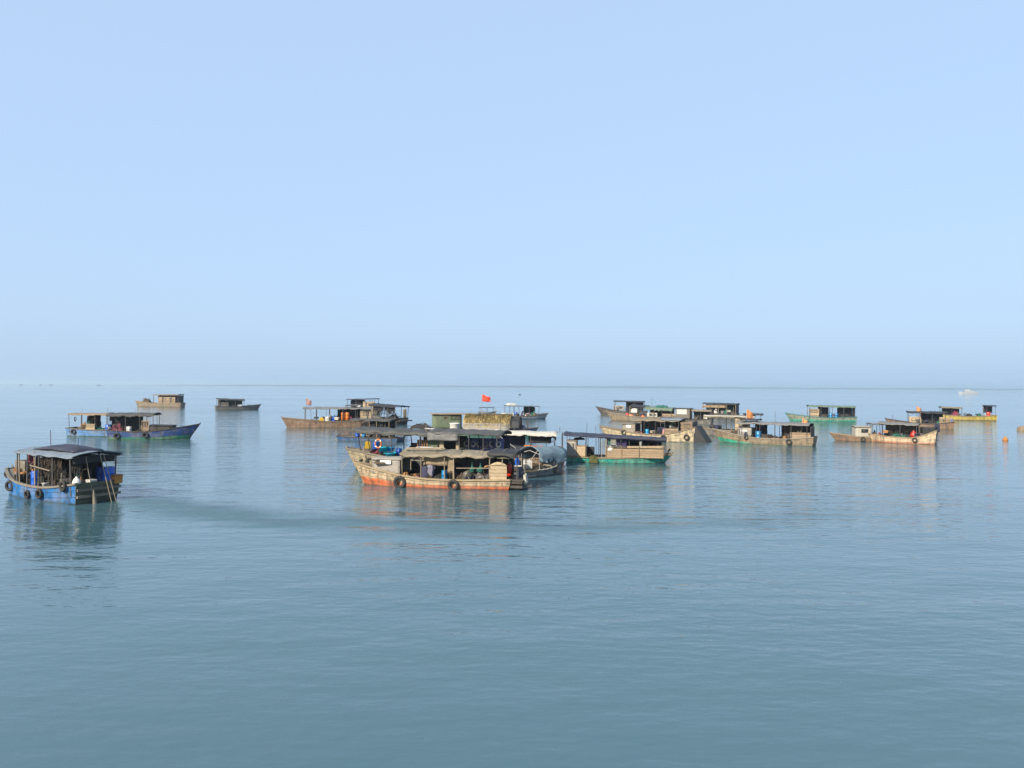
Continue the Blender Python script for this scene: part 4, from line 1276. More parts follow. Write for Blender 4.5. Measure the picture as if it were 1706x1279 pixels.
# ---------------------------------------------------------------- small boat under the blue-grey tarp
b = Boat('C', 'boat with the blue-grey tarp', 'small slate boat under a sagging blue-grey tarp, white cans at its stern', (3.52, 58.73), (0.0, 55.45), 2.1,
         PB['slate'], free=0.55, bow_rise=0.5, stern_rise=0.0, rake=0.5, strakes=4, bw=0.3)
b.roof(1.75, 4.7, 1.85, 1.75, 2.1, 'blue grey tarp', camber=0.35, drop=(0.62, 0.5), posts=(1.9, 3.4, 4.5), post_mat='pale metal pipe', wrinkle=0.05, sag=0.10, ragged=0.05, prad=0.028, arch=True)
b.bar((0.6, 0.6, 0.5), (1.75, 0.9, 1.95), 0.025, 'pale metal pipe', 'brace')
b.part(MB().box(tuple(min(x, y) for x, y in zip(b.p(-0.45, -1.0, 0.62), b.p(1.5, 1.0, 0.68))), tuple(max(x, y) for x, y in zip(b.p(-0.45, -1.0, 0.62), b.p(1.5, 1.0, 0.68)))), 'stern_platform', 'dark timber')
pts = [b.p(1.6 + 3.4 * i / 24, b.hb(1.6 + 3.4 * i / 24) + 0.09, b.zs(1.6 + 3.4 * i / 24) + 0.03 * math.sin(i * 1.9)) for i in range(25)]
b.part(MB().tube(pts, 0.035, 5), 'white_lacing', 'white cloth')
put('jerry_can', 'jerry_can', 'jerry can', 'white plastic', b, 1.2, 0.6, 0.69, 'tall white jerry can beside the blue-grey tarp', sc=(1.75, 1.6, 1.35), rz=0.9)
put('jerry_can', 'jerry_can', 'jerry can', 'white plastic', b, 1.3, 0.05, 0.69, 'white jerry can half hidden behind the tall one', sc=1.2, rz=0.2)
put('bucket', 'bucket', 'bucket', 'foam', b, 0.55, 0.75, 0.69, 'pale bucket left of the white jerry cans', sc=1.1)
put('basin', 'basin', 'basin', 'foam', b, 0.2, 0.5, 0.69, 'pale basin at the stern of the small slate boat', sc=0.8)
put('jerry_can', 'jerry_can', 'jerry can', blu, b, 0.75, -0.2, 0.69, 'blue jug behind the white jerry cans', sc=(0.8, 0.9, 1.6))
deck('net8', 'net_pile', 'net', 'black net', 'C', 3.1, 0.1, 'dark net heap under the blue-grey tarp', sc=(1.6, 1.0, 1.1))
tyre('C', 3.6, 0.42, 'black tyre on the slate hull below the blue-grey tarp', sc=0.85)

# ---------------------------------------------------------------- the white-roofed boat
b = Boat('D', 'white-roofed boat', 'boat with a cream white tarp roof, moored behind the blue-grey tarp', (-3.3, 65.2), (4.35, 64.6), 2.8,
         PB['brick'], free=0.85, bow_rise=0.5, stern_rise=0.35, rake=0.6, strakes=4)
b.roof(0.5, 5.7, 2.72, 2.85, 2.9, 'white tarp', camber=0.10, drop=(0.16, 0.12), posts=(0.75, 2.7, 5.5), wrinkle=0.04, sag=0.05)
b.bar((5.4, 1.5, 2.6), (3.9, 1.5, 1.5), 0.03, 'pale metal pipe', 'brace')
b.panel(3.2, 5.7, 0.8, 2.65, 0.3, 'navy tarp', bulge=0.15, name='dark_curtain')
b.panel(0.0, 0.7, 0.85, 1.75, 1.3, 'pale plywood', boards=3)
b.panel(1.0, 2.9, 1.9, 2.5, 0.9, 'black tarp', bulge=0.1, name='half_curtain')
b.cross(0.05, -1.2, 1.2, 0.9, 1.6, 'dark timber', name='stern_board')
b.post(0.1, 1.3, 0.8, 2.75, 0.05)
b.post(0.1, -1.3, 0.8, 2.7, 0.05)
deck('box', 'box', 'box', 'orange plastic', 'D', 2.9, 1.05, 'orange box under the white roof, left of a pair', sc=(1.0, 1.0, 1.1), dz=0.75)
deck('box', 'box', 'box', 'orange plastic', 'D', 2.05, 1.05, 'orange box under the white roof, right of a pair', sc=(1.05, 1.0, 1.0), dz=0.75)
deck('bench', 'bench', 'bench', 'grey timber', 'D', 2.5, 1.05, 'grey bench under the two orange boxes', sc=(1.5, 1.2, 1.7))
put('lamp', 'lamp', 'lamp', 'white plastic', b, 1.5, 1.1, 2.5, 'white lamp globe under the right end of the white roof')
hung_net('D', 0.6, 1.6, 1.0, 1.7, 2.6, 'black net', 'dark net strands at the right end of the white roof', n=8, seed=8)
deck('drum', 'drum', 'drum', 'navy cloth', 'D', 0.3, 1.25, 'dark blue drum at the stern of the white-roofed boat', dz=0.1)
tyre('D', 0.5, 0.5, 'black tyre at the stern of the white-roofed boat', sc=0.95)
b.bar((0.3, 1.2, 2.75), (0.3, 1.2, 3.3), 0.02, 'dark pole', 'mast')

# ---------------------------------------------------------------- the turquoise boat
b = Boat('E', 'turquoise boat', 'turquoise wooden boat with tan board sides and a long dark tarp roof', (13.17, 67.07), (5.06, 68.53), 2.8,
         PB['turq'], free=0.46, bow_rise=0.35, stern_rise=0.05, rake=0.75, strakes=3, bw=0.3, deckdrop=0.12)
b.roof(-0.3, 8.5, 2.45, 2.08, 2.7, 'navy tarp', camber=0.14, drop=(0.05, 0.1), posts=(0.0, 1.6, 2.75, 3.45, 5.4, 7.8), wrinkle=0.05, sag=0.05, roll=None, prad=0.03)
mb = MB()
pts = [b.p(3.3 + 5.2 * i / 20, 1.42, 2.28 - 0.16 * i / 20 - 0.05 * abs(math.sin(i * 0.45))) for i in range(21)]
mb.tube(pts, [0.15 + 0.04 * N(i * 0.9, 3) for i in range(21)], 8)
b.part(mb, 'rolled_tarp', 'navy tarp')
b.panel(3.35, 8.3, 0.5, 1.28, 1.28, 'tan boards', boards=4)
b.panel(3.35, 8.3, 0.5, 1.28, -1.25, 'tan boards', boards=4)
b.panel(5.2, 8.35, 1.34, 1.5, 1.30, 'pale plywood', name='counter', z1b=1.58)
b.panel(3.4, 5.2, 1.36, 1.44, 1.28, 'grey timber', name='counter')
for u in (3.4, 4.7, 6.2, 8.25):
    b.post(u, 1.33, 0.45, 1.5, 0.035, 'tan boards', name='stanchion')
b.panel(0.0, 0.8, 0.45, 1.88, 1.25, 'grey canvas', name='grey_locker_side')
b.panel(0.0, 0.8, 0.45, 1.88, 0.2, 'grey canvas', name='grey_locker_side')
b.cross(0.8, 0.2, 1.22, 0.45, 1.86, 'grey timber', name='grey_locker_end')
b.part(MB().slab([[b.p(-0.08 + 1.0 * i / 3, 0.12 + 1.2 * j / 3, 1.92 + 0.02 * N(i, j)) for j in range(4)] for i in range(4)], 0.04), 'grey_locker_top', 'grey timber')
b.panel(0.85, 1.68, 0.45, 1.42, 1.2, 'pale plywood', name='plywood_locker_side')
b.panel(0.85, 1.68, 0.45, 1.42, 0.3, 'pale plywood', name='plywood_locker_side')
b.cross(1.68, 0.3, 1.2, 0.45, 1.4, 'dark timber', name='plywood_locker_end')
b.part(MB().slab([[b.p(0.8 + 0.95 * i / 3, 0.25 + 1.0 * j / 3, 1.45) for j in range(4)] for i in range(4)], 0.04), 'plywood_locker_top', 'pale plywood')
b.panel(1.7, 2.3, 0.45, 1.3, 0.0, 'black tarp', name='dark_curtain', bulge=0.1)
b.panel(4.9, 8.2, 1.5, 2.1, -1.2, 'brown canvas', bulge=0.1, name='far_curtain_or_shade')
b.post(3.0, 1.2, 0.4, 2.3, 0.03, 'pale metal pipe')
b.post(8.5, 0.2, 0.75, 1.25, 0.08, 'dark timber', (0.35, 0.0), 'bow_post')
put('clothA', 'cloth', 'laundry', 'purple cloth', b, 4.45, 1.05, 2.1, 'dark purple laundry hanging on the turquoise boat, left piece', sc=(0.85, 1, 0.75))
put('clothB', 'cloth', 'laundry', 'purple cloth', b, 4.95, 1.05, 2.1, 'dark purple laundry hanging on the turquoise boat, right piece', sc=(0.85, 1, 0.95))
put('clothC', 'cloth', 'laundry', 'teal cloth', b, 3.65, 1.15, 2.15, 'teal cloth hanging left of the purple laundry', sc=(0.6, 1, 0.8))
put('sack', 'sack', 'sack', 'white cloth', b, 3.75, 1.1, 1.02, 'pale sack lying at the left end of the tan boards', sc=(1.1, 1, 0.7))
put('net9', 'net_pile', 'net', 'black net', b, 4.5, 0.9, 1.15, 'black net heap behind the tan boards', sc=(0.7, 0.7, 0.8))
put('bucket', 'bucket', 'bucket', 'white plastic', b, 6.35, 1.2, 1.52, 'white bucket on the counter of the turquoise boat', sc=(0.8, 0.8, 1.3))
put('net1', 'net_pile', 'net', 'moss', b, 2.35, 1.45, 0.05, 'weedy olive net hanging over the turquoise hull', sc=(0.65, 0.45, 1.6))
put('net2', 'net_pile', 'net', 'black net', b, 1.0, 0.6, 1.95, 'dark net on the grey locker of the turquoise boat', sc=(0.8, 0.9, 0.5))
deck('engine', 'engine', 'engine', 'machine grey', 'E', 6.9, 0.0, 'black engine inside the turquoise boat', sc=1.1)
hung_net('E', 5.6, 7.0, 0.6, 1.5, 2.1, 'black net', 'dark strands hanging below the rolled tarp of the turquoise boat', n=8, seed=12)
b.bar((0.5, 0.5, 2.0), (1.4, -0.3, 2.05), 0.02, 'pale metal pipe', 'oar')
b.rope_down(8.3, 0.0, 0.9, 9.3, 0.6)

# ---------------------------------------------------------------- the blue boat under way at the left
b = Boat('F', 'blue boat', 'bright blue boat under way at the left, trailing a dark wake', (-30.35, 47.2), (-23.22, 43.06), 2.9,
         PB['blue'], gun='grey timber', free=0.80, bow_rise=0.65, stern_rise=0.38, rake=0.35, strakes=4, bw=0.28, flare=0.9, deckdrop=0.35, group='boats under way', transom='shaded olive transom')
b.roof(-0.2, 5.75, 2.66, 2.68, 2.85, 'steel blue tarp', camber=0.18, drop=(0.06, 0.06), posts=(0.25, 1.9, 3.3, 4.5, 5.55), post_mat='dark pole', wrinkle=0.03, sag=0.03, prad=0.045)
b.part(MB().slab([[b.p(0.7 + 4.0 * i / 12, -0.9 + 1.8 * j / 6, 2.82 + 0.30 * (math.sin(math.pi * i / 12) ** 0.6) * (0.35 + 0.65 * math.sin(math.pi * j / 6)) + 0.05 * N(i * 0.7, j * 0.8)) for j in range(7)] for i in range(13)], 0.06), 'roof_tarp', 'navy tarp')
b.panel(6.2, 7.3, 1.0, 2.0, 0.55, 'grey timber', name='forward_locker')
b.panel(6.2, 7.3, 1.0, 2.0, -0.55, 'grey timber', name='forward_locker')
b.cross(7.3, -0.55, 0.55, 1.0, 2.0, 'grey timber', name='forward_locker_end')
for u in (3.75, 5.35):
    b.post(u, 1.28, 0.75, 2.75, 0.04, 'pole wood', (0.1, 0.0))
b.bar((2.1, 1.38, 1.75), (4.0, 1.42, 1.95), 0.04, 'pole wood', 'net_rail')
b.panel(1.3, 5.7, 0.7, 2.5, -1.2, 'black tarp', bulge=0.12, name='far_curtain_or_shade')  # black sheet added along the far side to darken the interior
b.panel(0.9, 3.6, 0.6, 2.3, -0.3, 'black tarp', bulge=0.2, name='inner_shade_sheet')  # this and the next two: black sheets added as interior shade
b.panel(2.0, 4.4, 0.6, 2.4, 0.55, 'black tarp', bulge=0.3, name='inner_shade_sheet')
b.cross(1.5, -1.15, 0.2, 0.6, 2.5, 'black tarp', name='inner_shade_sheet', bulge=0.15)
b.cross(0.15, -1.2, 1.2, 2.2, 2.6, 'black tarp', name='stern_valance', bulge=0.12)
b.cross(5.7, -1.1, 0.2, 0.6, 2.5, 'dark timber', name='cabin_bulkhead')
b.panel(3.7, 5.6, 0.5, 2.5, 0.1, 'dark timber', name='cabin_wall')
b.bar((6.7, 0.8, 1.2), (7.1, 0.7, 1.5), 0.025, 'pale metal pipe', 'cleat_rail')
# stern gear
b.bar((-0.1, -0.15, 2.7), (-0.7, -0.5, -0.1), 0.025, 'pole wood', 'rudder_strut')
b.bar((-0.1, -0.35, 2.7), (-0.75, -0.75, -0.1), 0.022, 'pole wood', 'rudder_strut')
b.bar((0.0, 0.6, 2.6), (-0.35, 0.35, 0.2), 0.02, 'rope', 'stern_line')
b.part(MB().tube([b.p(-0.35, 0.35, 0.75), b.p(-0.42, 0.35, 0.3), b.p(-0.5, 0.35, -0.2)], [0.03, 0.10, 0.12], 8), 'rudder', 'grey timber')
for z in (0.35, 0.72):
    b.part(MB().box(tuple(min(x, y) for x, y in zip(b.p(-0.28, -1.3, z), b.p(-0.16, 1.2, z + 0.14))), tuple(max(x, y) for x, y in zip(b.p(-0.28, -1.3, z), b.p(-0.16, 1.2, z + 0.14)))), 'transom_rail', 'grey timber')
hung_net('F', 1.5, 3.6, 1.1, 0.9, 2.65, 'brown net', 'tangled brown nets hanging along the blue boat', n=26, seed=21)
hung_net('F', 0.4, 1.8, 0.6, 0.9, 2.6, 'black net', 'black nets hanging at the stern of the blue boat', n=16, seed=22)
hung_net('F', 2.0, 3.6, 0.2, 0.8, 2.6, 'black net', 'black nets hanging amidships behind the brown ones', n=14, seed=23)
deck('drum', 'drum', 'drum', blu, 'F', 4.35, 0.95, 'blue gas-bottle-shaped drum at the rail of the blue boat', sc=(0.8, 0.8, 1.25))
deck('drum', 'drum', 'drum', 'orange timber', 'F', 6.0, 0.75, 'rusty orange drum near the bow of the blue boat', sc=(0.75, 0.75, 0.95), dz=0.1)
deck('crate', 'crate', 'crate', 'orange timber', 'F', 6.75, 0.6, 'rusty crate forward of the orange drum', sc=0.8, dz=0.25)
deck('drum', 'drum', 'drum', blu, 'F', 0.35, -0.95, 'blue drum at the right end of the blue boat', sc=(1.1, 1.1, 1.2), dz=0.35)
deck('drum', 'drum', 'drum', blu, 'F', 1.1, -0.95, 'second blue drum behind the one at the stern', sc=(1.05, 1.05, 1.2), dz=0.3)
deck('box', 'box', 'box', 'orange timber', 'F', -0.05, -1.15, 'brown wooden box at the stern corner of the blue boat', sc=(0.8, 1.0, 1.2), dz=0.5)
deck('box', 'box', 'box', 'white plastic', 'F', 0.45, 0.0, 'white box at the stern of the blue boat', sc=(0.7, 0.8, 1.2), dz=0.3)
deck('sack', 'sack', 'sack', 'white cloth', 'F', 0.0, 1.1, 'white sack on the stern corner of the blue boat', sc=(0.8, 0.8, 0.7), dz=0.62)
deck('bucket', 'bucket', 'bucket', 'white plastic', 'F', 3.15, 1.05, 'white bucket at the rail of the blue boat', dz=0.2)
put('lamp', 'lamp', 'lamp', 'white plastic', b, 3.25, 1.2, 2.5, 'white lamp globe under the roof of the blue boat')
put('clothD', 'cloth', 'cloth', 'maroon cloth', b, 5.45, 0.6, 2.55, 'maroon cloth hanging under the front of the blue boat roof', sc=(1.6, 1, 0.8))
deck('net3', 'net_pile', 'net', 'black net', 'F', 2.4, 0.7, 'black net heap on the deck of the blue boat', sc=(1.5, 1.3, 1.6))
deck('engine', 'engine', 'engine', 'machine grey', 'F', 1.2, 0.2, 'dark engine at the stern of the blue boat', sc=1.2)
tyre('F', 8.75, 1.05, 'black tyre on the very bow of the blue boat', sc=0.8)
tyre('F', 6.5, 0.6, 'black tyre on the side of the blue boat near its bow', sc=0.95)
tyre('F', 4.2, 0.30, 'black tyre at the waterline of the blue boat, left of a pair', sc=0.75)
tyre('F', 2.9, 0.42, 'black tyre at the waterline of the blue boat, right of a pair', sc=0.9)
tyre('F', 0.75, 1.0, 'black tyre hung high at the stern of the blue boat', sc=0.95)
person('F', 5.05, 0.65, math.pi * 0.0, 'person in dark clothes sitting under the roof of the blue boat', 'sit', 'navy cloth', 'navy cloth')
deck('stool', 'stool', 'stool', 'dark timber', 'F', 5.05, 0.65, 'low stool under the seated person', sc=(1, 1, 1.1))

# ---------------------------------------------------------------- the cream-hulled boat with tyres, right of centre
b = Boat('G', 'cream boat', 'cream boat with two tyres, high dark stern and grey cabin with a white sign', (12.2, 98.0), (22.2, 93.0), 3.1,
         PB['cream'], free=0.85, bow_rise=0.75, stern_rise=1.0, rake=1.0, strakes=4, gun='weathered timber')
b.roof(1.6, 8.0, 2.6, 2.62, 2.9, 'tan tarp', camber=0.1, drop=(0.1, 0.1), posts=(1.75, 3.45, 4.6, 6.0, 7.1), wrinkle=0.05, sag=0.05)
b.roof(1.3, 3.9, 2.72, 2.74, 3.0, 'steel blue tarp', camber=0.1, drop=(0.08, 0.05), posts=(), wrinkle=0.03, sag=0, frame=False, seed=2)
b.panel(7.2, 8.9, 0.85, 2.0, 1.1, 'grey timber', name='cabin_side', vb=0.95)
b.panel(7.2, 8.9, 0.85, 2.0, -1.1, 'grey timber', name='cabin_side', vb=-0.95)
b.cross(8.9, -0.95, 0.95, 0.9, 2.0, 'grey timber', name='cabin_front')
b.part(MB().slab([[b.p(7.1 + 1.9 * i / 4, -1.15 + 2.3 * j / 4, 2.04) for j in range(5)] for i in range(5)], 0.05), 'cabin_top', 'grey timber')
b.sign(7.75, 8.4, 1.55, 1.88, 1.09)
b.panel(1.75, 3.5, 0.9, 1.6, 1.35, 'tan boards', boards=3)
b.panel(0.1, 1.5, 0.95, 2.5, 1.2, 'tan boards', boards=6, z1b=2.4)
b.cross(0.05, -1.2, 1.2, 0.5, 2.5, 'dark timber', name='stern_board')
b.panel(4.7, 7.1, 0.75, 2.4, -1.2, 'dark timber', name='far_wall')
b.panel(0.1, 3.5, 0.9, 2.4, -1.25, 'black tarp', name='far_curtain_or_shade', bulge=0.1)
pr = [(-0.06, 1.95), (-0.40, 1.95), (-1.75, -0.1), (-0.06, -0.1)]
b.part(MB().add([b.p(u, -1.4, z) for u, z in pr] + [b.p(u, 1.3, z) for u, z in pr], [(0, 1, 2, 3), (7, 6, 5, 4), (0, 4, 5, 1), (1, 5, 6, 2), (2, 6, 7, 3), (3, 7, 4, 0)]), 'stern_shade_wedge', 'black tarp')  # black wedge added to fill the dark area of the shaded stern
deck('drum', 'drum', 'drum', sky_, 'G', 5.75, 0.9, 'sky blue drum beside the grey cabin of the cream boat', sc=(0.8, 0.8, 0.9), dz=0.1)
deck('drum', 'drum', 'drum', 'navy cloth', 'G', 4.3, 0.6, 'dark blue drum amidships on the cream boat, left of a pair', sc=(1.1, 1.1, 1.3))
deck('drum', 'drum', 'drum', 'navy cloth', 'G', 3.75, 0.5, 'dark blue drum amidships on the cream boat, right of a pair', sc=(1.1, 1.1, 1.3))
deck('box', 'box', 'box', 'pink plastic', 'G', 6.75, 0.9, 'pale pink box in the dark doorway of the cream boat', sc=1.1, dz=0.1)
deck('net4', 'net_pile', 'net', 'black net', 'G', 5.1, 0.6, 'dark net heap between the drums of the cream boat', sc=(0.8, 0.9, 1.0))
deck('engine', 'engine', 'engine', 'machine grey', 'G', 2.6, 0.2, 'black engine behind the boards of the cream boat', sc=1.4, dz=0.4)
deck('sack', 'sack', 'sack', 'pink plastic', 'G', 3.55, 1.2, 'pink sack at the left end of the cream boat boards', sc=(0.8, 0.7, 1.3), dz=0.2)
put('net5', 'net_pile', 'net', 'black net', b, 3.7, 1.1, 2.2, 'dark net tied under the roof edge of the cream boat', sc=(0.5, 0.5, 0.8))
put('bucket', 'bucket', 'bucket', 'white plastic', b, 2.75, 1.2, 1.62, 'white bucket on the boards of the cream boat', sc=0.9)
tyre('G', 3.5, 0.45, 'tyre on the cream hull below the pink sack', sc=1.1)
tyre('G', 0.75, 0.62, 'tyre on the cream hull near its dark stern', sc=1.1)
tyre('G', 8.6, 0.95, 'tyre near the bow of the cream boat below its white sign', sc=1.0)
b.rope_down(10.0, 0.2, 1.5, 11.4, 0.6)

# ---------------------------------------------------------------- the brown boat with a green bow
b = Boat('H', 'green-bowed boat', 'brown boat with a green bow and long grey roof, right of the cream boat', (25.3, 93.2), (34.4, 87.77), 3.0,
         PB['greenbow'], gun='grey timber', free=0.72, bow_rise=0.85, stern_rise=0.35, rake=0.9, strakes=4)
b.roof(0.2, 8.4, 2.5, 2.55, 2.9, 'grey tarp', camber=0.1, drop=(0.12, 0.1), posts=(0.5, 2.2, 4.0, 5.7, 8.1), wrinkle=0.05, sag=0.06)
b.roof(6.0, 7.9, 2.85, 2.85, 2.4, 'black tarp', camber=0.05, drop=(0.05, 0.05), posts=(6.1, 7.8), wrinkle=0.03, sag=0.0, seed=3)
b.panel(6.7, 8.3, 0.9, 1.85, 1.0, 'grey canvas', name='cabin_side', bulge=0.04)
b.panel(6.7, 8.3, 0.9, 1.85, -1.0, 'grey canvas', name='cabin_side', bulge=0.04)
b.panel(6.9, 7.9, 1.9, 2.5, 0.9, 'pale plywood', name='cabin_upper')
b.sign(7.2, 8.0, 1.4, 1.65, 1.05)
b.panel(0.1, 2.3, 0.8, 1.55, 1.25, 'tan boards', boards=3)
b.panel(0.2, 2.4, 0.8, 2.4, -1.2, 'black tarp', name='far_curtain_or_shade', bulge=0.1)
b.cross(0.1, -1.2, 1.2, 0.8, 2.2, 'dark timber', name='stern_board')
deck('drum', 'drum', 'drum', sky_, 'H', 5.95, 0.85, 'sky blue drum amidships on the green-bowed boat', sc=(1.1, 1.1, 1.25))
deck('net6', 'net_pile', 'net', 'brown net', 'H', 5.0, 0.8, 'brown net heap right of the sky blue drum', sc=(0.8, 0.8, 1.4))
deck('net7', 'net_pile', 'net', 'brown net', 'H', 8.7, 0.6, 'brown nets piled on the green bow', sc=(1.0, 0.9, 0.9))
deck('net8', 'net_pile', 'net', 'black net', 'H', 4.3, 0.3, 'black net heap under the long grey roof of the green-bowed boat', sc=(1.0, 1.0, 1.6))
deck('crate', 'crate', 'crate', 'brown clay', 'H', 4.0, 0.9, 'brown crate amidships on the green-bowed boat', sc=1.2)
deck('engine', 'engine', 'engine', 'machine grey', 'H', 1.4, 0.0, 'black engine at the stern of the green-bowed boat', sc=1.4, dz=0.3)
deck('pot', 'jar', 'jar', 'brown clay', 'H', 3.0, 0.9, 'brown jar near the stern boards of the green-bowed boat', sc=1.3)
deck('sack', 'sack', 'sack', 'navy cloth', 'H', 8.3, -0.2, 'dark blue sack behind the nets on the green bow', sc=1.5, dz=0.2)
tyre('H', 2.4, 0.45, 'tyre on the brown hull of the green-bowed boat', sc=1.05)
tyre('H', 7.2, 0.75, 'tyre below the white sign of the green-bowed boat', sc=0.8)
flag('H', 7.6, -0.2, 2.6, 4.05, 0.75, 1.15, 'orange flag', 'pale orange flag above the cabin of the green-bowed boat')
flag('H', 1.2, 0.3, 0.8, 3.15, 0.6, 0.9, 'orange flag', 'orange flag at the stern of the green-bowed boat')

b = Boat('AA', 'boat behind the green bow', 'boat with a pale-edged roof, squeezed in behind the green-bowed boat', (25.9, 106.6), (33.6, 104.2), 2.8, PB['grey'], free=0.8, bow_rise=0.4, stern_rise=0.3, rake=0.6)
b.roof(0.6, 7.4, 2.75, 2.75, 2.8, 'tan tarp', camber=0.1, drop=(0.14, 0.1), posts=(0.8, 2.6, 4.4, 7.2), wrinkle=0.05, sag=0.05)
b.bar((0.7, 1.42, 2.72), (7.3, 1.42, 2.74), 0.045, 'white cloth', 'roof_edge_trim')
b.roof(-0.4, 2.2, 3.05, 3.05, 2.5, 'black tarp', camber=0.06, drop=(0.12, 0.1), posts=(-0.1, 2.0), wrinkle=0.03, sag=0, seed=6)
b.panel(1.9, 3.2, 0.85, 2.6, 1.2, 'pale plywood', boards=4)
b.window(2.2, 2.9, 1.85, 2.4, 1.22, 'dark timber', 2)
b.panel(5.0, 6.6, 0.7, 1.5, 0.6, 'black tarp', name='inner_shade_sheet', bulge=0.2)  # added black sheet for the dark space under the roof
deck('drum', 'drum', 'drum', 'navy cloth', 'AA', 5.6, 0.9, 'navy drum on the boat behind the green bow', sc=1.1)

# ---------------------------------------------------------------- thatched boat and its neighbours behind the middle group
b = Boat('I', 'thatched boat', 'dark boat with an arched yellow straw mat roof', (2.6, 101.2), (-6.9, 102.6), 2.8,
         PB['navy'], gun='dark timber', free=0.75, bow_rise=0.45, stern_rise=0.1, rake=0.8, strakes=0)
b.roof(0.7, 7.0, 1.35, 1.35, 3.0, 'straw', camber=1.5, posts=(), wrinkle=0.14, sag=0.0, arch=True, frame=False, th=0.10)
rnd = random.Random(5)
for k in range(4):                     # four overlapping mats; each is a fringe of loose straw
    mb = MB()
    for q in range(520):
        u = 0.75 + 1.57 * k + rnd.uniform(0, 1.55)
        a = rnd.uniform(-1.1, 1.1)
        z = 1.35 + 1.5 * (math.cos(a) - math.cos(math.pi * 0.40)) / (1 - math.cos(math.pi * 0.40)) + 0.06
        y = 1.45 * math.sin(a) / math.sin(math.pi * 0.40)
        l = rnd.uniform(0.25, 0.75)
        dy, dz = math.cos(a) * (1 if a > 0 else -1), -abs(math.sin(a))
        mb.tube([b.p(u, y, z), b.p(u + rnd.uniform(-.15, .15), y + dy * l, z + dz * l * 0.7 + rnd.uniform(-0.02, 0.14))], [0.03, 0.012], 3)
    b.part(mb, 'straw_fringe', 'straw tip')
b.panel(0.7, 6.9, 0.75, 1.75, 1.5, 'grey canvas', bulge=0.06, name='lower_mat')
b.panel(0.7, 6.9, 0.75, 1.75, -1.45, 'grey canvas', bulge=0.06, name='lower_mat')
b.cross(6.9, -1.4, 1.4, 0.75, 2.0, 'black tarp', name='end_curtain', bulge=0.1)
b.roof(6.6, 8.2, 1.3, 1.2, 2.7, 'black tarp', camber=1.4, posts=(7.0, 8.1), wrinkle=0.08, sag=0.0, arch=True)
hung_net('I', 6.8, 8.4, 1.0, 0.9, 2.2, 'black net', 'black nets at the right end of the straw roof', n=14, seed=31)
deck('net9', 'net_pile', 'net', 'navy cloth', 'I', 8.2, 0.2, 'dark blue heap on the bow of the thatched boat', sc=(1.2, 1.2, 1.4))
b.post(9.2, 0.4, 0.8, 2.2, 0.05)
b.post(9.0, -0.4, 0.8, 2.1, 0.05)
flag('I', 2.9, -0.2, 1.8, 5.5, 1.1, 0.95, 'red flag', 'bright red flag on a pole above the straw roof')

b = Boat('J', 'green-cabin boat', 'boat with a weathered green box cabin left of the straw roof', (-11.8, 104.5), (-6.3, 105.6), 2.5,
         PB['grey'], free=0.75, bow_rise=0.4, stern_rise=0.1, rake=0.5)
b.panel(0.7, 4.5, 0.8, 2.75, 1.1, 'green panel', name='cabin_side')
b.panel(0.7, 4.5, 0.8, 2.75, -1.1, 'green panel', name='cabin_side')
b.cross(0.7, -1.1, 1.1, 0.8, 2.75, 'dark timber', name='cabin_end')
b.cross(4.5, -1.1, 1.1, 0.8, 2.75, 'green panel', name='cabin_end')
b.window(0.9, 2.2, 2.05, 2.65, 1.12, 'dark timber', 2)
b.window(2.6, 3.2, 2.1, 2.55, 1.12, 'pale plywood', 1)
b.part(MB().slab([[b.p(-0.9 + 5.7 * i / 8, -1.35 + 2.7 * j / 4, 2.85 + 0.04 * N(i * 0.8, j)) for j in range(5)] for i in range(9)], 0.09), 'cabin_roof', 'tan boards')

b = Boat('K', 'canopied boat', 'white and blue boat with a thin canopy beyond the straw roof', (6.7, 158.0), (-1.5, 154.2), 2.3,
         PB['whiteblue'], free=0.65, bow_rise=0.5, stern_rise=0.1, rake=0.8)
b.roof(0.4, 7.4, 2.75, 2.6, 2.5, 'steel blue tarp', camber=0.08, drop=(0.04, 0.04), posts=(0.6, 2.7, 5.0, 7.2), wrinkle=0.03, sag=0.03, prad=0.045)
put('slab_float', 'awning_roll', 'awning', 'white tarp', b, 1.5, 0.0, 2.85, 'white roll on the canopy beyond the straw roof', sc=(0.75, 0.9, 0.6))
deck('tub', 'tub', 'tub', 'white plastic', 'K', -0.1, 0.2, 'white tub at the stern beyond the straw roof', sc=(1.4, 1.1, 1.6))
deck('drum', 'drum', 'drum', blu, 'K', 2.3, 0.5, 'blue drum under the thin canopy beyond the straw roof', sc=1.2)
deck('box', 'box', 'box', 'foam', 'K', 1.3, 0.6, 'pale box beside the blue drum beyond the straw roof', sc=(1.2, 1.2, 2.2))
person('K', 3.6, 0.5, 0.2, 'person in dark clothes stooping under the thin canopy beyond the straw roof', 'stoop', 'navy cloth', 'maroon cloth')
deck('net1', 'net_pile', 'net', 'white cloth', 'K', 5.0, 0.5, 'pale net heap under the thin canopy beyond the straw roof', sc=(1.2, 1.2, 2.2))
deck('net2', 'net_pile', 'net', 'green net', 'K', 6.2, 0.5, 'green net heap at the right end of the thin canopy', sc=(0.9, 1, 2.6))

b = Boat('L', 'blue-framed skiff', 'small far skiff with thin blue awning frame under the red flag', (-4.0, 176.0), (-7.4, 176.6), 1.8, PB['cobalt'], free=0.6, bow_rise=0.3, rake=0.4)
b.roof(0.1, 3.3, 1.75, 1.8, 1.7, 'navy tarp', camber=0.03, posts=(0.2, 1.7, 3.2), wrinkle=0.02, sag=0.0)

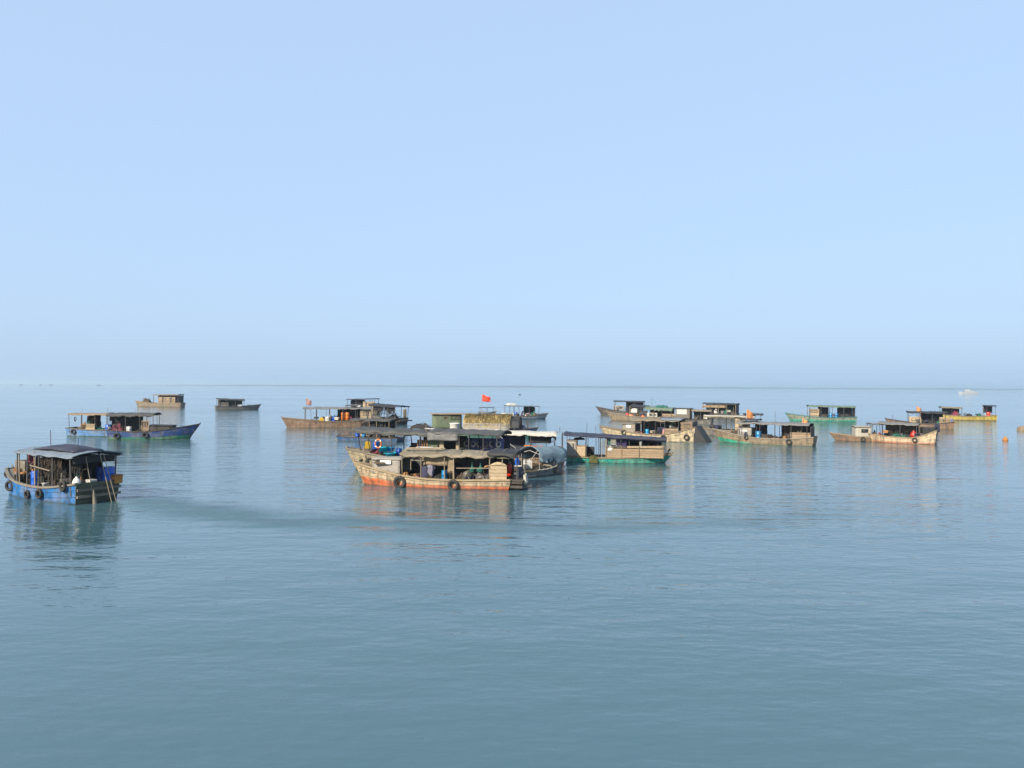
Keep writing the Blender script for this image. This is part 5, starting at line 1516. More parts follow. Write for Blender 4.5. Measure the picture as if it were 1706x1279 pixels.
# ---------------------------------------------------------------- left of the middle group
b = Boat('M', 'long brown boat', 'long brown boat with grey roof and orange drums, left of the middle group', (-34.86, 119.9), (-22.8, 122.4), 2.9,
         PB['brown'], free=1.0, bow_rise=0.6, stern_rise=0.2, rake=0.9, strakes=0)
b.roof(-0.6, 10.0, 3.05, 3.1, 3.0, 'grey tarp', camber=0.14, drop=(0.12, 0.1), posts=(0.2, 2.0, 4.0, 6.0, 8.0, 9.7), wrinkle=0.05, sag=0.05, prad=0.05)
b.roof(1.5, 3.6, 3.5, 3.5, 2.3, 'grey tarp', camber=0.06, posts=(1.7, 3.5), wrinkle=0.03, sag=0, seed=5)
b.panel(-0.4, 1.3, 0.9, 2.9, 1.2, 'pale plywood', boards=6)
b.panel(0.2, 4.2, 0.9, 2.9, -1.2, 'dark timber', name='far_wall')
for k, u in enumerate((3.9, 3.25)):
    deck('drum', 'drum', 'drum', 'orange plastic', 'M', u, 1.0, 'orange drum on the long brown boat, ' + ('left' if k == 0 else 'right') + ' of a pair', sc=(1.1, 1.1, 1.35), dz=0.5)
deck('bench', 'bench', 'bench', 'dark timber', 'M', 3.6, 1.0, 'bench under the two orange drums', sc=(1.4, 1.5, 1.1))
deck('drum', 'drum', 'drum', blu, 'M', 5.4, 0.7, 'blue drum left of the orange pair on the long brown boat', sc=1.2)
deck('tub', 'tub', 'tub', 'white plastic', 'M', 6.2, 0.8, 'white tub on the long brown boat', sc=(1.1, 1.1, 1.8))
deck('jerry_can', 'jerry_can', 'jerry can', 'yellow plastic', 'M', 7.2, 0.9, 'yellow jerry can on the long brown boat', sc=2.0)
deck('net3', 'net_pile', 'net', 'black net', 'M', 2.0, 0.6, 'black net heap right of the orange drums', sc=(1.2, 1.2, 2.2))
deck('net4', 'net_pile', 'net', 'maroon cloth', 'M', 8.4, 0.3, 'maroon net heap near the bow of the long brown boat', sc=(1.3, 1.2, 1.3))
deck('net5', 'net_pile', 'net', 'black net', 'M', 4.6, 0.2, 'black net heap behind the orange drums', sc=(1.0, 1.0, 3.0))
flag('M', 9.6, 0.2, 1.0, 4.6, 0.8, 1.1, 'pink flag', 'faded pink flag at the bow of the long brown boat')
tyre('M', 0.4, 0.6, 'tyre at the stern of the long brown boat', sc=1.2)

b = Boat('N', 'net-hung boat', 'dark boat smothered in black nets, right of the long brown boat', (-25.2, 139.0), (-18.9, 132.2), 2.9,
         PB['dark'], gun='dark timber', free=0.8, bow_rise=0.4, stern_rise=0.3, rake=0.4)
b.roof(-0.2, 8.2, 3.05, 3.3, 3.1, 'black tarp', camber=0.12, drop=(0.2, 0.1), posts=(0.1, 2.2, 4.5, 7.8), wrinkle=0.08, sag=0.06, prad=0.05)
hung_net('N', 0.3, 3.6, 1.2, 0.9, 2.95, 'black net', 'black nets hanging along the net-hung boat, right stretch', n=20, seed=41, r=0.035)
hung_net('N', 3.8, 7.2, 1.2, 0.9, 2.95, 'black net', 'black nets hanging along the net-hung boat, left stretch', n=18, seed=42, r=0.035)
b.cross(-0.15, -0.9, -0.2, 1.0, 2.6, 'pale plywood', name='stern_board')
deck('net6', 'net_pile', 'net', 'black net', 'N', 2.5, 0.0, 'black net heap on the deck of the net-hung boat', sc=(2.5, 2.2, 2.6))
b.part(MB().box(tuple(min(x, y) for x, y in zip(b.p(-1.3, -1.3, 0.55), b.p(-0.1, 1.3, 0.75))), tuple(max(x, y) for x, y in zip(b.p(-1.3, -1.3, 0.55), b.p(-0.1, 1.3, 0.75)))), 'stern_platform', 'dark timber')

b = Boat('O', 'low cobalt boat', 'low cobalt blue boat with two drums, left of the charcoal roof', (-20.6, 92.9), (-13.2, 90.6), 2.4,
         PB['cobalt'], gun='dark timber', free=0.46, bow_rise=0.1, stern_rise=0.05, rake=0.3, strakes=3, bw=0.55, deckdrop=0.1)
b.roof(0.6, 5.9, 2.55, 2.6, 2.4, 'charcoal tarp', camber=0.08, drop=(0.05, 0.05), posts=(0.8, 2.4, 3.4, 5.6), post_mat='weathered timber', wrinkle=0.04, sag=0.04)
deck('drum', 'drum', 'drum', blu, 'O', 5.1, 0.75, 'deep blue drum on the low cobalt boat', sc=(0.95, 0.95, 1.05))
deck('drum', 'drum', 'drum', sky_, 'O', 4.25, 0.75, 'pale blue drum on the low cobalt boat', sc=(0.9, 0.9, 1.0))
b.panel(4.2, 5.4, 0.5, 2.1, -0.6, 'tan boards', boards=5)
deck('net7', 'net_pile', 'net', 'black net', 'O', 2.9, 0.4, 'black net heap right of the pale blue drum', sc=(1.3, 1.0, 2.6))
deck('net8', 'net_pile', 'net', 'black net', 'O', 1.2, 0.2, 'dark heap at the right end of the low cobalt boat', sc=(1.2, 1.0, 1.8))
hung_net('O', 1.8, 3.6, 0.7, 1.2, 2.4, 'black net', 'black strands under the roof of the low cobalt boat', n=12, seed=44)

b = Boat('P', 'far dark-canopy boat', 'far boat with a flat dark canopy behind the net-hung boat', (-39.0, 179.5), (-30.8, 177.5), 2.6, PB['tan'], free=0.9, bow_rise=0.5, rake=0.6)
b.roof(0.2, 7.4, 3.6, 3.4, 2.6, 'navy tarp', camber=0.08, drop=(0.06, 0.05), posts=(0.4, 2.6, 5.0, 7.2), wrinkle=0.03, sag=0.03, prad=0.06)
b.panel(0.4, 3.4, 1.0, 2.9, 0.9, 'pale plywood', boards=4)
deck('tub', 'tub', 'tub', 'white plastic', 'P', 4.4, 0.8, 'white tub under the flat dark canopy', sc=(1.2, 1.2, 2.6))
deck('net9', 'net_pile', 'net', 'brown net', 'P', 5.8, 0.5, 'brown net heap under the flat dark canopy', sc=(1.2, 1.2, 2.2))

# ---------------------------------------------------------------- the pair at the left
b = Boat('Q', 'pale blue boat', 'pale blue boat with a rusty flat roof, left of the navy boat', (-46.3, 97.6), (-55.97, 98.2), 2.7,
         PB['paleblue'], gun='grey timber', free=0.85, bow_rise=0.55, stern_rise=0.25, rake=0.8, strakes=3)
b.roof(0.2, 7.6, 2.85, 2.85, 2.7, 'brown canvas', camber=0.08, drop=(0.1, 0.06), posts=(0.3, 2.0, 3.7, 5.4, 7.3), wrinkle=0.05, sag=0.05)
b.panel(2.0, 3.6, 0.85, 1.6, 1.1, 'pale plywood', boards=3)
deck('engine', 'engine', 'engine', 'machine grey', 'Q', 2.5, 0.2, 'dark engine on the pale blue boat', sc=1.5)
deck('sack', 'sack', 'sack', 'brown clay', 'Q', 2.0, 0.7, 'brown sack at the stern of the pale blue boat', sc=(1.2, 1.2, 2.0))
deck('net1', 'net_pile', 'net', 'green net', 'Q', 3.9, 0.5, 'green net heap on the pale blue boat', sc=(1.0, 1.0, 1.6))
deck('drum', 'drum', 'drum', blu, 'Q', 5.2, 0.8, 'blue drum on the pale blue boat', sc=(1.3, 1.1, 1.1))
put('coil', 'rope_coil', 'rope', 'rubber', b, 0.9, 0.9, 2.2, 'dark rope coil hung at the stern of the pale blue boat', sc=(0.6, 1, 1.1))
deck('net2', 'net_pile', 'net', 'maroon cloth', 'Q', 6.5, 0.4, 'maroon net heap on the pale blue boat', sc=(0.9, 1.0, 2.4))
tyre('Q', 0.9, 0.6, 'tyre at the stern of the pale blue boat', sc=1.0)
flag('Q', 0.1, 0.6, -0.05, 0.55, 0.18, 0.3, 'orange flag', 'tiny orange marker flag at the stern of the pale blue boat')

b = Boat('R', 'navy boat', 'navy boat with green bottom and pointed bow at the right of the left pair', (-39.3, 93.6), (-47.9, 92.3), 2.9,
         PB['navy'], gun='dark timber', free=1.0, bow_rise=0.85, stern_rise=0.2, rake=1.3, strakes=4)
b.roof(-0.2, 5.2, 3.05, 3.05, 2.8, 'charcoal tarp', camber=0.14, drop=(0.2, 0.1), posts=(0.2, 1.9, 3.5, 5.0), wrinkle=0.05, sag=0.05)
b.panel(4.6, 7.0, 1.0, 1.65, 1.0, 'dark timber', name='foredeck_house')
b.panel(4.6, 7.0, 1.0, 1.65, -1.0, 'dark timber', name='foredeck_house')
b.cross(7.0, -1.0, 1.0, 1.0, 1.6, 'dark timber', name='foredeck_house_front')
b.part(MB().slab([[b.p(4.5 + 2.7 * i / 5, -1.1 + 2.2 * j / 4, 1.72 - 0.06 * i / 5 + 0.06 * math.sin(math.pi * j / 4)) for j in range(5)] for i in range(6)], 0.06), 'foredeck_house_top', 'black tarp')
b.panel(3.6, 4.5, 0.9, 2.3, 1.1, 'tan boards', boards=5)
deck('net3', 'net_pile', 'net', 'maroon cloth', 'R', 0.9, 0.7, 'maroon net heap at the stern of the navy boat', sc=(1.2, 1.2, 2.8))
deck('net4', 'net_pile', 'net', 'black net', 'R', 2.6, 0.3, 'black net heap amidships on the navy boat', sc=(1.2, 1.2, 1.6))
deck('drum', 'drum', 'drum', 'white plastic', 'R', 2.2, 0.9, 'white drum on the navy boat', sc=1.0)
tyre('R', 1.0, 0.5, 'tyre at the stern of the navy boat', sc=1.1)
tyre('R', 4.2, 0.6, 'tyre amidships on the navy hull', sc=1.1)

b = Boat('S', 'far tan boat', 'far tan boat with a box cabin, leftmost of the two distant ones', (-111.2, 229.0), (-97.0, 226.8), 3.0, PB['tan'], free=1.1, bow_rise=0.6, rake=0.8)
b.roof(0.4, 8.6, 3.7, 3.6, 3.0, 'tan tarp', camber=0.1, drop=(0.15, 0.1), posts=(0.6, 3.0, 5.6, 8.4), wrinkle=0.05, sag=0.06, prad=0.07)
b.panel(1.6, 7.0, 1.1, 2.9, 1.2, 'tan boards', boards=5)
b.panel(0.4, 8.0, 1.1, 3.4, -1.2, 'dark timber', name='far_wall')
b.cross(0.4, -1.2, 1.2, 1.1, 3.4, 'dark timber', name='stern_board')
deck('net5', 'net_pile', 'net', 'brown net', 'S', 11.3, 0.3, 'brown net heap on the bow of the far tan boat', sc=(2.0, 1.6, 3.2))

b = Boat('T', 'far grey boat', 'far dark grey boat with a low canopy, right of the distant tan boat', (-68.4, 207.2), (-77.6, 202.0), 3.0, PB['grey'], gun='dark timber', free=0.9, bow_rise=0.5, rake=0.8)
b.roof(0.2, 7.0, 3.0, 2.7, 2.9, 'charcoal tarp', camber=0.14, drop=(0.25, 0.1), posts=(0.4, 2.5, 4.6, 6.8), wrinkle=0.06, sag=0.06, prad=0.06)
b.panel(0.3, 3.0, 0.9, 2.0, 1.1, 'grey timber', boards=3)
deck('net6', 'net_pile', 'net', 'black net', 'T', 4.2, 0.4, 'black net heap on the far grey boat', sc=(1.6, 1.4, 2.6))
deck('box', 'box', 'box', 'white plastic', 'T', 5.8, 0.8, 'white box on the far grey boat', sc=(1.5, 1.2, 2.0))
deck('box', 'box', 'box', 'foam', 'T', 8.2, 0.4, 'pale box on the bow of the far grey boat', sc=(1.2, 1.2, 1.2))

# ---------------------------------------------------------------- the far cluster right of centre
b = Boat('U', 'pointed-bow boat', 'far boat with upswept pointed bow and black canopy', (21.4, 183.0), (31.5, 180.2), 2.9, PB['dark'], gun='dark timber', free=0.8, bow_rise=1.1, stern_rise=0.2, rake=1.4)
b.roof(0.4, 7.6, 3.2, 3.3, 2.8, 'black tarp', camber=0.14, drop=(0.12, 0.1), posts=(0.6, 2.6, 4.6, 7.4), wrinkle=0.04, sag=0.05, prad=0.06)
b.panel(5.0, 7.6, 1.1, 2.2, 1.0, 'whitewash' if M('whitewash') else 'grey canvas', name='cabin_side')
b.panel(1.0, 4.8, 0.9, 2.6, -1.1, 'navy tarp', name='far_curtain_or_shade')
deck('drum', 'drum', 'drum', 'navy cloth', 'U', 4.4, 0.8, 'navy drum under the black canopy of the pointed-bow boat', sc=1.4)

b = Boat('V', 'green-tarp boat', 'far tan boat with green tarp heap and orange gear', (19.8, 152.0), (31.6, 144.9), 3.1, PB['tan'], gun='grey timber', free=0.85, bow_rise=0.8, stern_rise=0.45, rake=1.1)
b.roof(0.9, 6.3, 2.55, 2.75, 3.0, 'green tarp', camber=0.22, drop=(0.35, 0.1), posts=(1.1, 3.0, 4.6, 6.1), wrinkle=0.09, sag=0.09, prad=0.05)
b.roof(6.1, 9.4, 2.75, 3.0, 2.3, 'black tarp', camber=0.3, drop=(0.05, 0.05), posts=(6.3, 9.2), wrinkle=0.05, sag=0.05, seed=9)
b.panel(0.1, 3.0, 0.9, 1.6, 1.3, 'tan boards', boards=3)
b.panel(4.0, 6.2, 0.9, 1.7, 1.2, 'foam', name='cabin_side')
deck('net7', 'net_pile', 'net', 'orange plastic', 'V', 9.6, 0.7, 'orange gear heap near the bow of the green-tarp boat', sc=(1.5, 0.9, 1.6))
deck('net8', 'net_pile', 'net', 'brown net', 'V', 8.0, 0.8, 'brown net heap right of the orange gear', sc=(1.1, 0.9, 1.9))
deck('drum', 'drum', 'drum', 'red plastic', 'V', 10.4, 0.4, 'red drum beside the orange gear', sc=(1.0, 1.0, 0.9))
deck('net9', 'net_pile', 'net', 'orange plastic', 'V', 7.0, 0.9, 'orange net heap against the pale cabin side', sc=(0.9, 0.7, 1.5))
put('slab_float', 'skiff_cover', 'cover', 'white tarp', b, 8.7, 0.8, 1.9, 'white cover lying under the front roof of the green-tarp boat', sc=(0.5, 0.6, 0.9))
put('net1', 'net_pile', 'net', 'green net', b, 3.4, 0.3, 2.75, 'green net heap on the green tarp', sc=(2.0, 1.5, 1.1))
b.post(9.7, 0.8, 0.9, 3.0, 0.05, 'pole wood')
put('antenna', 'antenna', 'antenna', 'dark pole', b, 5.8, -0.6, 2.95, 'thin antenna on the green-tarp boat', sc=(1.6, 1.6, 1.2))

b = Boat('W', 'signboard boat', 'far grey boat with a big white signboard on its cabin', (28.0, 140.5), (35.6, 137.2), 2.7, PB['grey'], gun='dark timber', free=0.8, bow_rise=0.4, stern_rise=0.2, rake=0.6)
b.panel(3.6, 6.2, 0.9, 2.75, 1.0, 'grey timber', name='cabin_side')
b.panel(3.6, 6.2, 0.9, 2.75, -1.0, 'grey timber', name='cabin_side')
b.cross(3.6, -1.0, 1.0, 0.9, 2.75, 'dark timber', name='cabin_end')
b.part(MB().slab([[b.p(3.3 + 3.2 * i / 4, -1.2 + 2.4 * j / 4, 2.84) for j in range(5)] for i in range(5)], 0.08), 'cabin_top', 'charcoal tarp')
b.sign(4.2, 6.0, 1.75, 2.65, 1.05)
b.roof(-0.2, 3.4, 2.5, 2.55, 2.6, 'tan tarp', camber=0.1, drop=(0.12, 0.1), posts=(0.1, 1.8, 3.2), wrinkle=0.05, sag=0.04, prad=0.05)
deck('net2', 'net_pile', 'net', 'brown net', 'W', 2.4, 0.6, 'brown net heap right of the white signboard', sc=(1.2, 1.0, 2.4))
deck('net3', 'net_pile', 'net', 'black net', 'W', 0.9, 0.6, 'black net heap at the stern of the signboard boat', sc=(1.2, 1.0, 1.8))

b = Boat('X', 'cluttered boat', 'far dark boat with black canopy, crammed with gear, right of the signboard', (40.6, 169.6), (48.4, 165.3), 2.8, PB['dark'], gun='dark timber', free=0.85, bow_rise=0.3, stern_rise=0.2, rake=0.6)
b.roof(-0.2, 7.2, 3.1, 3.2, 2.9, 'black tarp', camber=0.12, drop=(0.1, 0.1), posts=(0.1, 1.9, 3.7, 5.5, 7.0), post_mat='weathered timber', wrinkle=0.04, sag=0.04, prad=0.06)
b.panel(2.2, 7.3, 2.2, 2.75, 1.2, 'brown canvas', bulge=0.1, name='half_curtain')
b.cross(-0.1, -1.1, 1.0, 0.9, 3.0, 'navy tarp', name='stern_curtain', bulge=0.1)
b.panel(0.4, 7.0, 0.9, 2.9, -1.1, 'dark timber', name='far_wall')
for k, (u, mt, nm) in enumerate(((6.3, 'brown net', 'brown'), (5.0, 'maroon cloth', 'maroon'), (3.6, 'black net', 'black'), (2.3, 'green net', 'green'))):
    deck('net%d' % (k + 4), 'net_pile', 'net', mt, 'X', u, 0.7, nm + ' net heap on the cluttered black-canopy boat', sc=(0.9, 0.9, 2.6))
deck('bucket', 'bucket', 'bucket', 'white plastic', 'X', 5.6, 1.0, 'white bucket on the cluttered black-canopy boat, left one', sc=2.2, dz=0.4)
deck('bucket', 'bucket', 'bucket', 'white plastic', 'X', 2.9, 1.0, 'white bucket on the cluttered black-canopy boat, right one', sc=2.2, dz=0.2)
deck('sack', 'sack', 'sack', 'foam', 'X', 4.3, 1.0, 'pale sack on the cluttered black-canopy boat', sc=1.6, dz=0.4)

# ---------------------------------------------------------------- right side
b = Boat('Y', 'far green boat', 'far green boat with long grey-green canopy at the right', (55.7, 153.7), (67.4, 151.3), 2.9, PB['green'], gun='teal paint', free=0.85, bow_rise=0.75, stern_rise=0.2, rake=1.0)
b.roof(0.1, 8.8, 3.0, 3.1, 2.9, 'green tarp', camber=0.12, drop=(0.15, 0.1), posts=(0.3, 2.3, 4.4, 6.5, 8.6), wrinkle=0.04, sag=0.05, prad=0.05)
b.panel(6.8, 8.7, 0.9, 2.5, 1.05, 'pale plywood', boards=4)
b.cross(0.2, -1.2, 1.2, 0.9, 2.9, 'dark timber', name='stern_board')
deck('drum', 'drum', 'drum', sky_, 'Y', 4.6, 0.8, 'sky blue drum under the grey-green canopy, left of a pair', sc=1.3)
deck('drum', 'drum', 'drum', sky_, 'Y', 3.6, 0.8, 'sky blue drum under the grey-green canopy, right of a pair', sc=1.3)
deck('net1', 'net_pile', 'net', 'black net', 'Y', 2.2, 0.6, 'black net heap under the grey-green canopy', sc=(1.4, 1.2, 2.4))
deck('net2', 'net_pile', 'net', 'brown net', 'Y', 5.9, 0.6, 'brown net heap left of the sky blue drums under the green canopy', sc=(1.2, 1.2, 1.8))

b = Boat('Z1', 'low brown boat', 'low brown boat with whitish cabin, left of the peach hull', (40.9, 97.0), (47.2, 96.0), 2.6, PB['brown'], free=0.55, bow_rise=0.45, stern_rise=0.1, rake=0.8, strakes=3)
b.panel(2.5, 4.3, 0.5, 1.75, 1.0, 'foam', name='cabin_side', bulge=0.05)
b.panel(2.5, 4.3, 0.5, 1.75, -1.0, 'foam', name='cabin_side', bulge=0.05)
b.cross(4.3, -1.0, 1.0, 0.5, 1.75, 'foam', name='cabin_front')
b.part(MB().slab([[b.p(2.3 + 2.2 * i / 5, -1.15 + 2.3 * j / 5, 1.82 + 0.12 * math.sin(math.pi * j / 5)) for j in range(6)] for i in range(6)], 0.05), 'cabin_top', 'grey canvas')
b.roof(-0.3, 2.6, 2.2, 2.2, 2.4, 'grey tarp', camber=0.08, posts=(0.1, 1.3, 2.4), wrinkle=0.04, sag=0.03)
deck('drum', 'drum', 'drum', blu, 'Z1', 0.7, 0.8, 'blue drum on the low brown boat', sc=1.0)
deck('sack', 'sack', 'sack', 'maroon cloth', 'Z1', 1.5, 0.8, 'maroon sack between the cabin and drum of the low brown boat', sc=1.4)
deck('net3', 'net_pile', 'net', 'black net', 'Z1', 2.0, 0.4, 'black net heap against the whitish cabin', sc=(0.8, 1.0, 2.4))
tyre('Z1', 3.6, 0.3, 'tyre on the low brown hull', sc=0.9)

b = Boat('Z2', 'peach boat', 'peach and cream boat with high dark stern at the right', (44.6, 95.0), (50.2, 91.3), 2.9, PB['peach'], free=0.75, bow_rise=0.25, stern_rise=0.95, rake=0.5, strakes=4)
b.roof(1.6, 6.0, 2.35, 2.45, 2.7, 'grey tarp', camber=0.1, drop=(0.1, 0.05), posts=(1.8, 3.6, 5.8), wrinkle=0.05, sag=0.05)
b.cross(-0.1, -1.2, 1.2, 0.9, 2.1, 'black tarp', name='stern_curtain', bulge=0.1)
b.panel(0.1, 1.7, 1.2, 2.0, -1.2, 'black tarp', name='far_curtain_or_shade', bulge=0.1)
deck('sack', 'sack', 'sack', 'red plastic', 'Z2', 2.2, 0.8, 'red sack at the high stern of the peach boat', sc=(1.4, 1.2, 1.3), dz=0.3)
deck('net4', 'net_pile', 'net', 'green net', 'Z2', 3.8, 0.6, 'green net heap on the peach boat', sc=(1.5, 1.2, 1.8))
deck('net5', 'net_pile', 'net', 'black net', 'Z2', 0.5, 0.4, 'black net heap on the high stern of the peach boat', sc=(1.2, 1.6, 1.8), dz=0.7)
deck('drum', 'drum', 'drum', 'navy cloth', 'Z2', -0.15, -0.7, 'dark blue drum on the stern of the peach boat', sc=1.0, dz=1.0)
tyre('Z2', 2.0, 0.5, 'tyre on the peach hull', sc=0.9)

b = Boat('Z3', 'flagged brown boat', 'brown boat with an orange flag behind the peach boat', (63.2, 128.2), (71.4, 124.8), 2.9, PB['brown'], gun='dark timber', free=0.9, bow_rise=0.7, stern_rise=0.4, rake=0.9)
b.roof(1.0, 6.6, 2.75, 2.75, 2.8, 'black tarp', camber=0.14, drop=(0.1, 0.1), posts=(1.2, 3.0, 4.8, 6.4), wrinkle=0.07, sag=0.06)
b.panel(4.6, 6.4, 0.9, 2.0, 1.1, 'pale plywood', boards=3)
b.panel(0.1, 2.0, 1.0, 2.0, 1.2, 'tan boards', boards=3)
flag('Z3', 5.2, 0.0, 1.0, 3.7, 0.8, 1.1, 'orange flag', 'orange flag on the brown boat behind the peach hull')
deck('net6', 'net_pile', 'net', 'black net', 'Z3', 3.2, 0.6, 'black net heap amidships on the flagged brown boat', sc=(1.4, 1.2, 2.4))
deck('net7', 'net_pile', 'net', 'green net', 'Z3', 1.6, 0.2, 'green net heap at the stern of the flagged brown boat', sc=(1.2, 1.2, 2.6))
deck('drum', 'drum', 'drum', blu, 'Z3', 0.3, 0.9, 'blue drum at the stern of the flagged brown boat', sc=1.1, dz=0.3)

b = Boat('Z4', 'yellow boat', 'far yellow-hulled boat at the right with red gear at its stern', (89.4, 163.9), (100.6, 160.4), 2.9, PB['yellow'], free=0.85, bow_rise=0.6, stern_rise=0.3, rake=0.9)
b.roof(6.2, 10.2, 2.6, 2.7, 2.6, 'tan tarp', camber=0.14, drop=(0.1, 0.1), posts=(6.4, 8.2, 10.0), wrinkle=0.05, sag=0.05)
b.roof(0.0, 2.0, 3.1, 3.1, 2.7, 'black tarp', camber=0.1, drop=(0.1, 0.1), posts=(0.2, 1.8), wrinkle=0.04, sag=0.0)
b.panel(0.2, 1.8, 1.6, 3.0, -1.1, 'black tarp', name='far_curtain_or_shade')
deck('drum', 'drum', 'drum', 'red plastic', 'Z4', 1.4, 0.8, 'red drum at the stern of the yellow boat', sc=(1.4, 1.2, 1.2), dz=0.2)
deck('net8', 'net_pile', 'net', 'black net', 'Z4', 4.9, 0.5, 'black net heap amidships on the yellow boat', sc=(1.2, 1.2, 2.2))
deck('net9', 'net_pile', 'net', 'maroon cloth', 'Z4', 7.4, 0.5, 'maroon net heap under the tan roof of the yellow boat', sc=(1.4, 1.2, 3.0))
deck('net1', 'net_pile', 'net', 'green net', 'Z4', 3.0, 0.5, 'green net heap left of the red drum', sc=(0.9, 1.0, 2.4))

BK, BX, CO, SK, ST, GB, JC = ('bucket', 'bucket'), ('box', 'box'), ('crate', 'crate'), ('sack', 'sack'), ('stool', 'stool'), ('gas', 'gas_bottle'), ('jerry_can', 'jerry_can')
for i, (k, kinds, span, dz) in enumerate((
        ('A', (BK, BX, BK, GB, BX, BK), (1.0, 6.6), 0.15), ('B', (BX, CO, BX, BX), (0.4, 6.0), 0.4), ('F', (BX, BK, CO, GB, BX, BK, BX), (0.8, 6.0), 0.25),
        ('G', (BX, BK, BX, CO, BX), (1.8, 7.0), 0.3), ('H', (BX, BK, CO, BX, BK, SK), (2.2, 8.0), 0.3), ('E', (BX, BK, BX, BK), (3.8, 8.0), 0.7),
        ('M', (BX, CO, BX, SK, BX, CO), (1.0, 9.0), 0.5), ('V', (BX, SK, BX, CO, BX, SK, BX), (1.0, 10.0), 0.5), ('X', (BX, SK, BX, CO, BX), (0.8, 7.0), 0.6),
        ('K', (BX, CO, BX), (2.0, 6.8), 0.3), ('Y', (BX, CO, SK, BX), (1.0, 8.0), 0.4), ('Z2', (BX, BK, CO), (1.5, 5.5), 0.4), ('Z3', (BX, CO, BX, SK), (1.0, 7.0), 0.5),
        ('Z4', (BX, CO, SK, BX, BX), (1.0, 9.5), 0.4), ('Q', (BX, BK, CO, BX), (1.2, 7.4), 0.4), ('R', (BX, BK, CO), (0.6, 4.2), 0.4), ('O', (BX, BK, BX), (1.0, 4.0), 0.2), ('W', (BX, CO, BX), (0.4, 3.2), 0.4), ('U', (BX, CO, BX), (1.0, 7.0), 0.5))):
    scatter(k, kinds, span, 'odds and ends on the ' + BOATS[k].desc, seed=i + 3, dz=dz, v=0.9, **({'mats': ('machine black', 'rubber', 'navy cloth', 'dark timber', 'brown net')} if k in ('F', 'A', 'N', 'O', 'R') else {}))

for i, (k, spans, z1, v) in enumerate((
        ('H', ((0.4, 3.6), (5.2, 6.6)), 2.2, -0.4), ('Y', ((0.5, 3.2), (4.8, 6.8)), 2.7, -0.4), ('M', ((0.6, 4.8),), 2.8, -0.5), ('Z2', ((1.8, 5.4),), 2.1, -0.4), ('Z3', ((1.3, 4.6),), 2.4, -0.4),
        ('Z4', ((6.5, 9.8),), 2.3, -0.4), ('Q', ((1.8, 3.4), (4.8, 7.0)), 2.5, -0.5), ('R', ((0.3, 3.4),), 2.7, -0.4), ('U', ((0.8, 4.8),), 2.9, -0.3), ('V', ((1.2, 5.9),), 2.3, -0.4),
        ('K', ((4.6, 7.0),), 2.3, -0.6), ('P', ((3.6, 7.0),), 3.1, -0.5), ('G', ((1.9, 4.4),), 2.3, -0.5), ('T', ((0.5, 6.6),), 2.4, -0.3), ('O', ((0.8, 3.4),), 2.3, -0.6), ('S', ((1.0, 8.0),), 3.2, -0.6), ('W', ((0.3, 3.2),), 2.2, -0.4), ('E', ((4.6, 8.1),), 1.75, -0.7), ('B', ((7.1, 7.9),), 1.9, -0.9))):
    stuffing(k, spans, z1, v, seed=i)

for i, k in enumerate(BOATS):
    if k not in ('L',):
        rigging(k, i, k not in ('C', 'A', 'Z1'))
for k, w in (('M', (0.0, 0.8, 1.9, 2.5, 1.22)), ('S', (2.2, 3.4, 2.0, 2.7, 1.22)), ('S', (4.6, 5.8, 2.0, 2.7, 1.22)), ('Y', (7.2, 8.3, 1.7, 2.3, 1.07)), ('P', (1.0, 2.6, 1.9, 2.6, 0.92)), ('R', (3.75, 4.35, 1.6, 2.15, 1.12)),
             ('Z3', (4.9, 6.0, 1.35, 1.85, 1.12)), ('G', (0.4, 1.1, 1.7, 2.2, 1.22)), ('H', (7.1, 7.7, 2.0, 2.4, 0.92)), ('Z1', (2.9, 3.7, 1.1, 1.55, 1.03)), ('V', (4.5, 5.6, 1.1, 1.6, 1.22)), ('U', (5.5, 6.9, 1.5, 2.0, 1.02))):
    BOATS[k].window(*w, 'dark timber', 2)

# ---------------------------------------------------------------- floats and far craft
put('float', 'buoy', 'buoy', 'orange timber', None, 63.0, 98.3, 0.12, 'round rusty orange buoy alone on the water at the right', sc=1.7)
put('slab_float', 'raft_float', 'float', 'brown canvas', None, 81.6, 122.4, -0.05, 'pale tan foam float at the right edge of the view', sc=(0.85, 0.85, 1.25))
put('float', 'marker_buoy', 'buoy', 'rubber', None, 6.1, 603.0, 0.2, 'tiny dark buoy on the open water above the thatched boat', sc=(5, 3, 2.2))


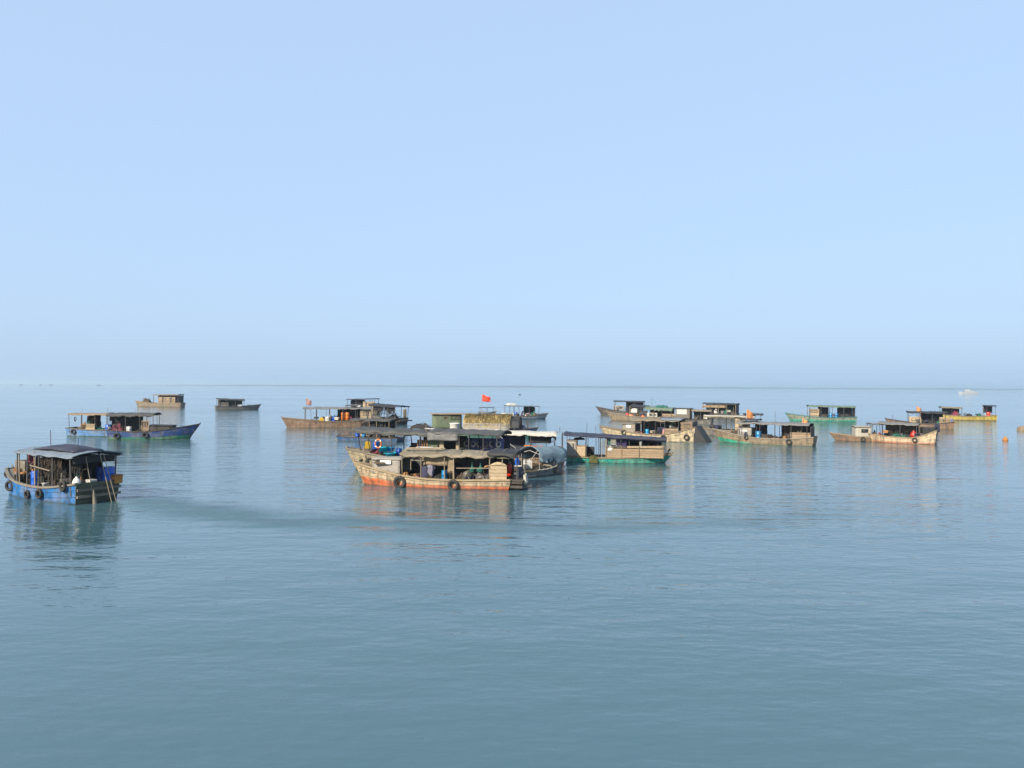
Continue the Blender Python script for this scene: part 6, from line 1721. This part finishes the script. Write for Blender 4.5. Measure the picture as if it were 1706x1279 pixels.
def ship(x, y, L, h, rz, label):
    o = bpy.data.objects.new('ship', None)
    C.objects.link(o)
    o.location = (x, y, 0)
    o.rotation_euler = (0, 0, rz)
    mb = MB()
    st = [(-0.5, 0.8, 0.30), (-0.3, 1, 0.28), (0.1, 1, 0.30), (0.35, 0.75, 0.38), (0.5, 0.06, 0.52)]
    vs = []
    for t, w, z in st:
        vs += [(t * L, -w * L * 0.09, z * h), (t * L * 0.94, -w * L * 0.07, -0.5), (t * L * 0.94, w * L * 0.07, -0.5), (t * L, w * L * 0.09, z * h)]
    fs = [(i * 4 + j, i * 4 + (j + 1) % 4, i * 4 + 4 + (j + 1) % 4, i * 4 + 4 + j) for i in range(4) for j in range(4)] + [(0, 1, 2, 3), (19, 18, 17, 16)]
    mb.add(vs, fs).build('hull', M('white paint'), o)
    MB().box((-0.5 * L, -0.075 * L, -0.4), (-0.12 * L, -0.085 * L - 0.3, 0.24 * h)).build('stern_band', M('teal paint'), o)
    MB().box((-0.30 * L, -0.06 * L, 0.27 * h), (0.22 * L, 0.06 * L, 0.62 * h)).build('deckhouse', M('white paint'), o)
    MB().box((-0.05 * L, -0.05 * L, 0.62 * h), (0.18 * L, 0.05 * L, 0.85 * h)).build('bridge', M('white paint'), o)
    for k in range(6):
        MB().box((-0.27 * L + k * 0.08 * L, -0.062 * L, 0.42 * h), (-0.27 * L + k * 0.08 * L + 0.045 * L, -0.058 * L, 0.54 * h)).build('window', M('glass dark'), o)
    MB().tube([(0.02 * L, 0, 0.85 * h), (0.02 * L, 0, 1.15 * h)], 0.15, 6).build('mast', M('white paint'), o)
    return tag(o, label, 'ship')


ship(584, 985, 24, 6.5, R(172), 'white passenger boat on the horizon at the right')
for k, (x, y, L, w_) in enumerate(((-2149, 3371, 16, 'first'), (-2070, 3380, 12, 'second'), (-2010, 3360, 18, 'third'), (-1739, 3243, 20, 'lone'))):
    bb = MB()
    bb.box((-L / 2, -2, -0.5), (L / 2, 2, 1.6), taper=1.08).box((-L * 0.25, -1.5, 1.6), (L * 0.3, 1.5, 4.2))
    o = bb.build('far_boat', M('dark timber'))
    o.location = (x, y, 0)
    tag(o, w_ + ' tiny dark boat ' + ('from the left ' if k < 3 else 'right of the three ') + 'on the horizon at far left', 'boat', 'tiny boats on the far left horizon')

# ------------------------------------------------------------------ the air between here and the far shore
hz = MB().box((-13500, -200, -1.0), (13500, 13500, 34.0)).build('haze', None)
hm = bpy.data.materials.new('haze')
hm.use_nodes = True
hn = hm.node_tree
hn.nodes.remove(hn.nodes['Principled BSDF'])
pv = hn.nodes.new('ShaderNodeVolumePrincipled')
pv.inputs['Color'].default_value = (0.78, 0.91, 1.0, 1)
pv.inputs['Density'].default_value = 0.00022
pv.inputs['Anisotropy'].default_value = 0.5
hn.links.new(pv.outputs[0], hn.nodes['Material Output'].inputs['Volume'])
hz.data.materials.append(hm)
hz['kind'] = 'stuff'
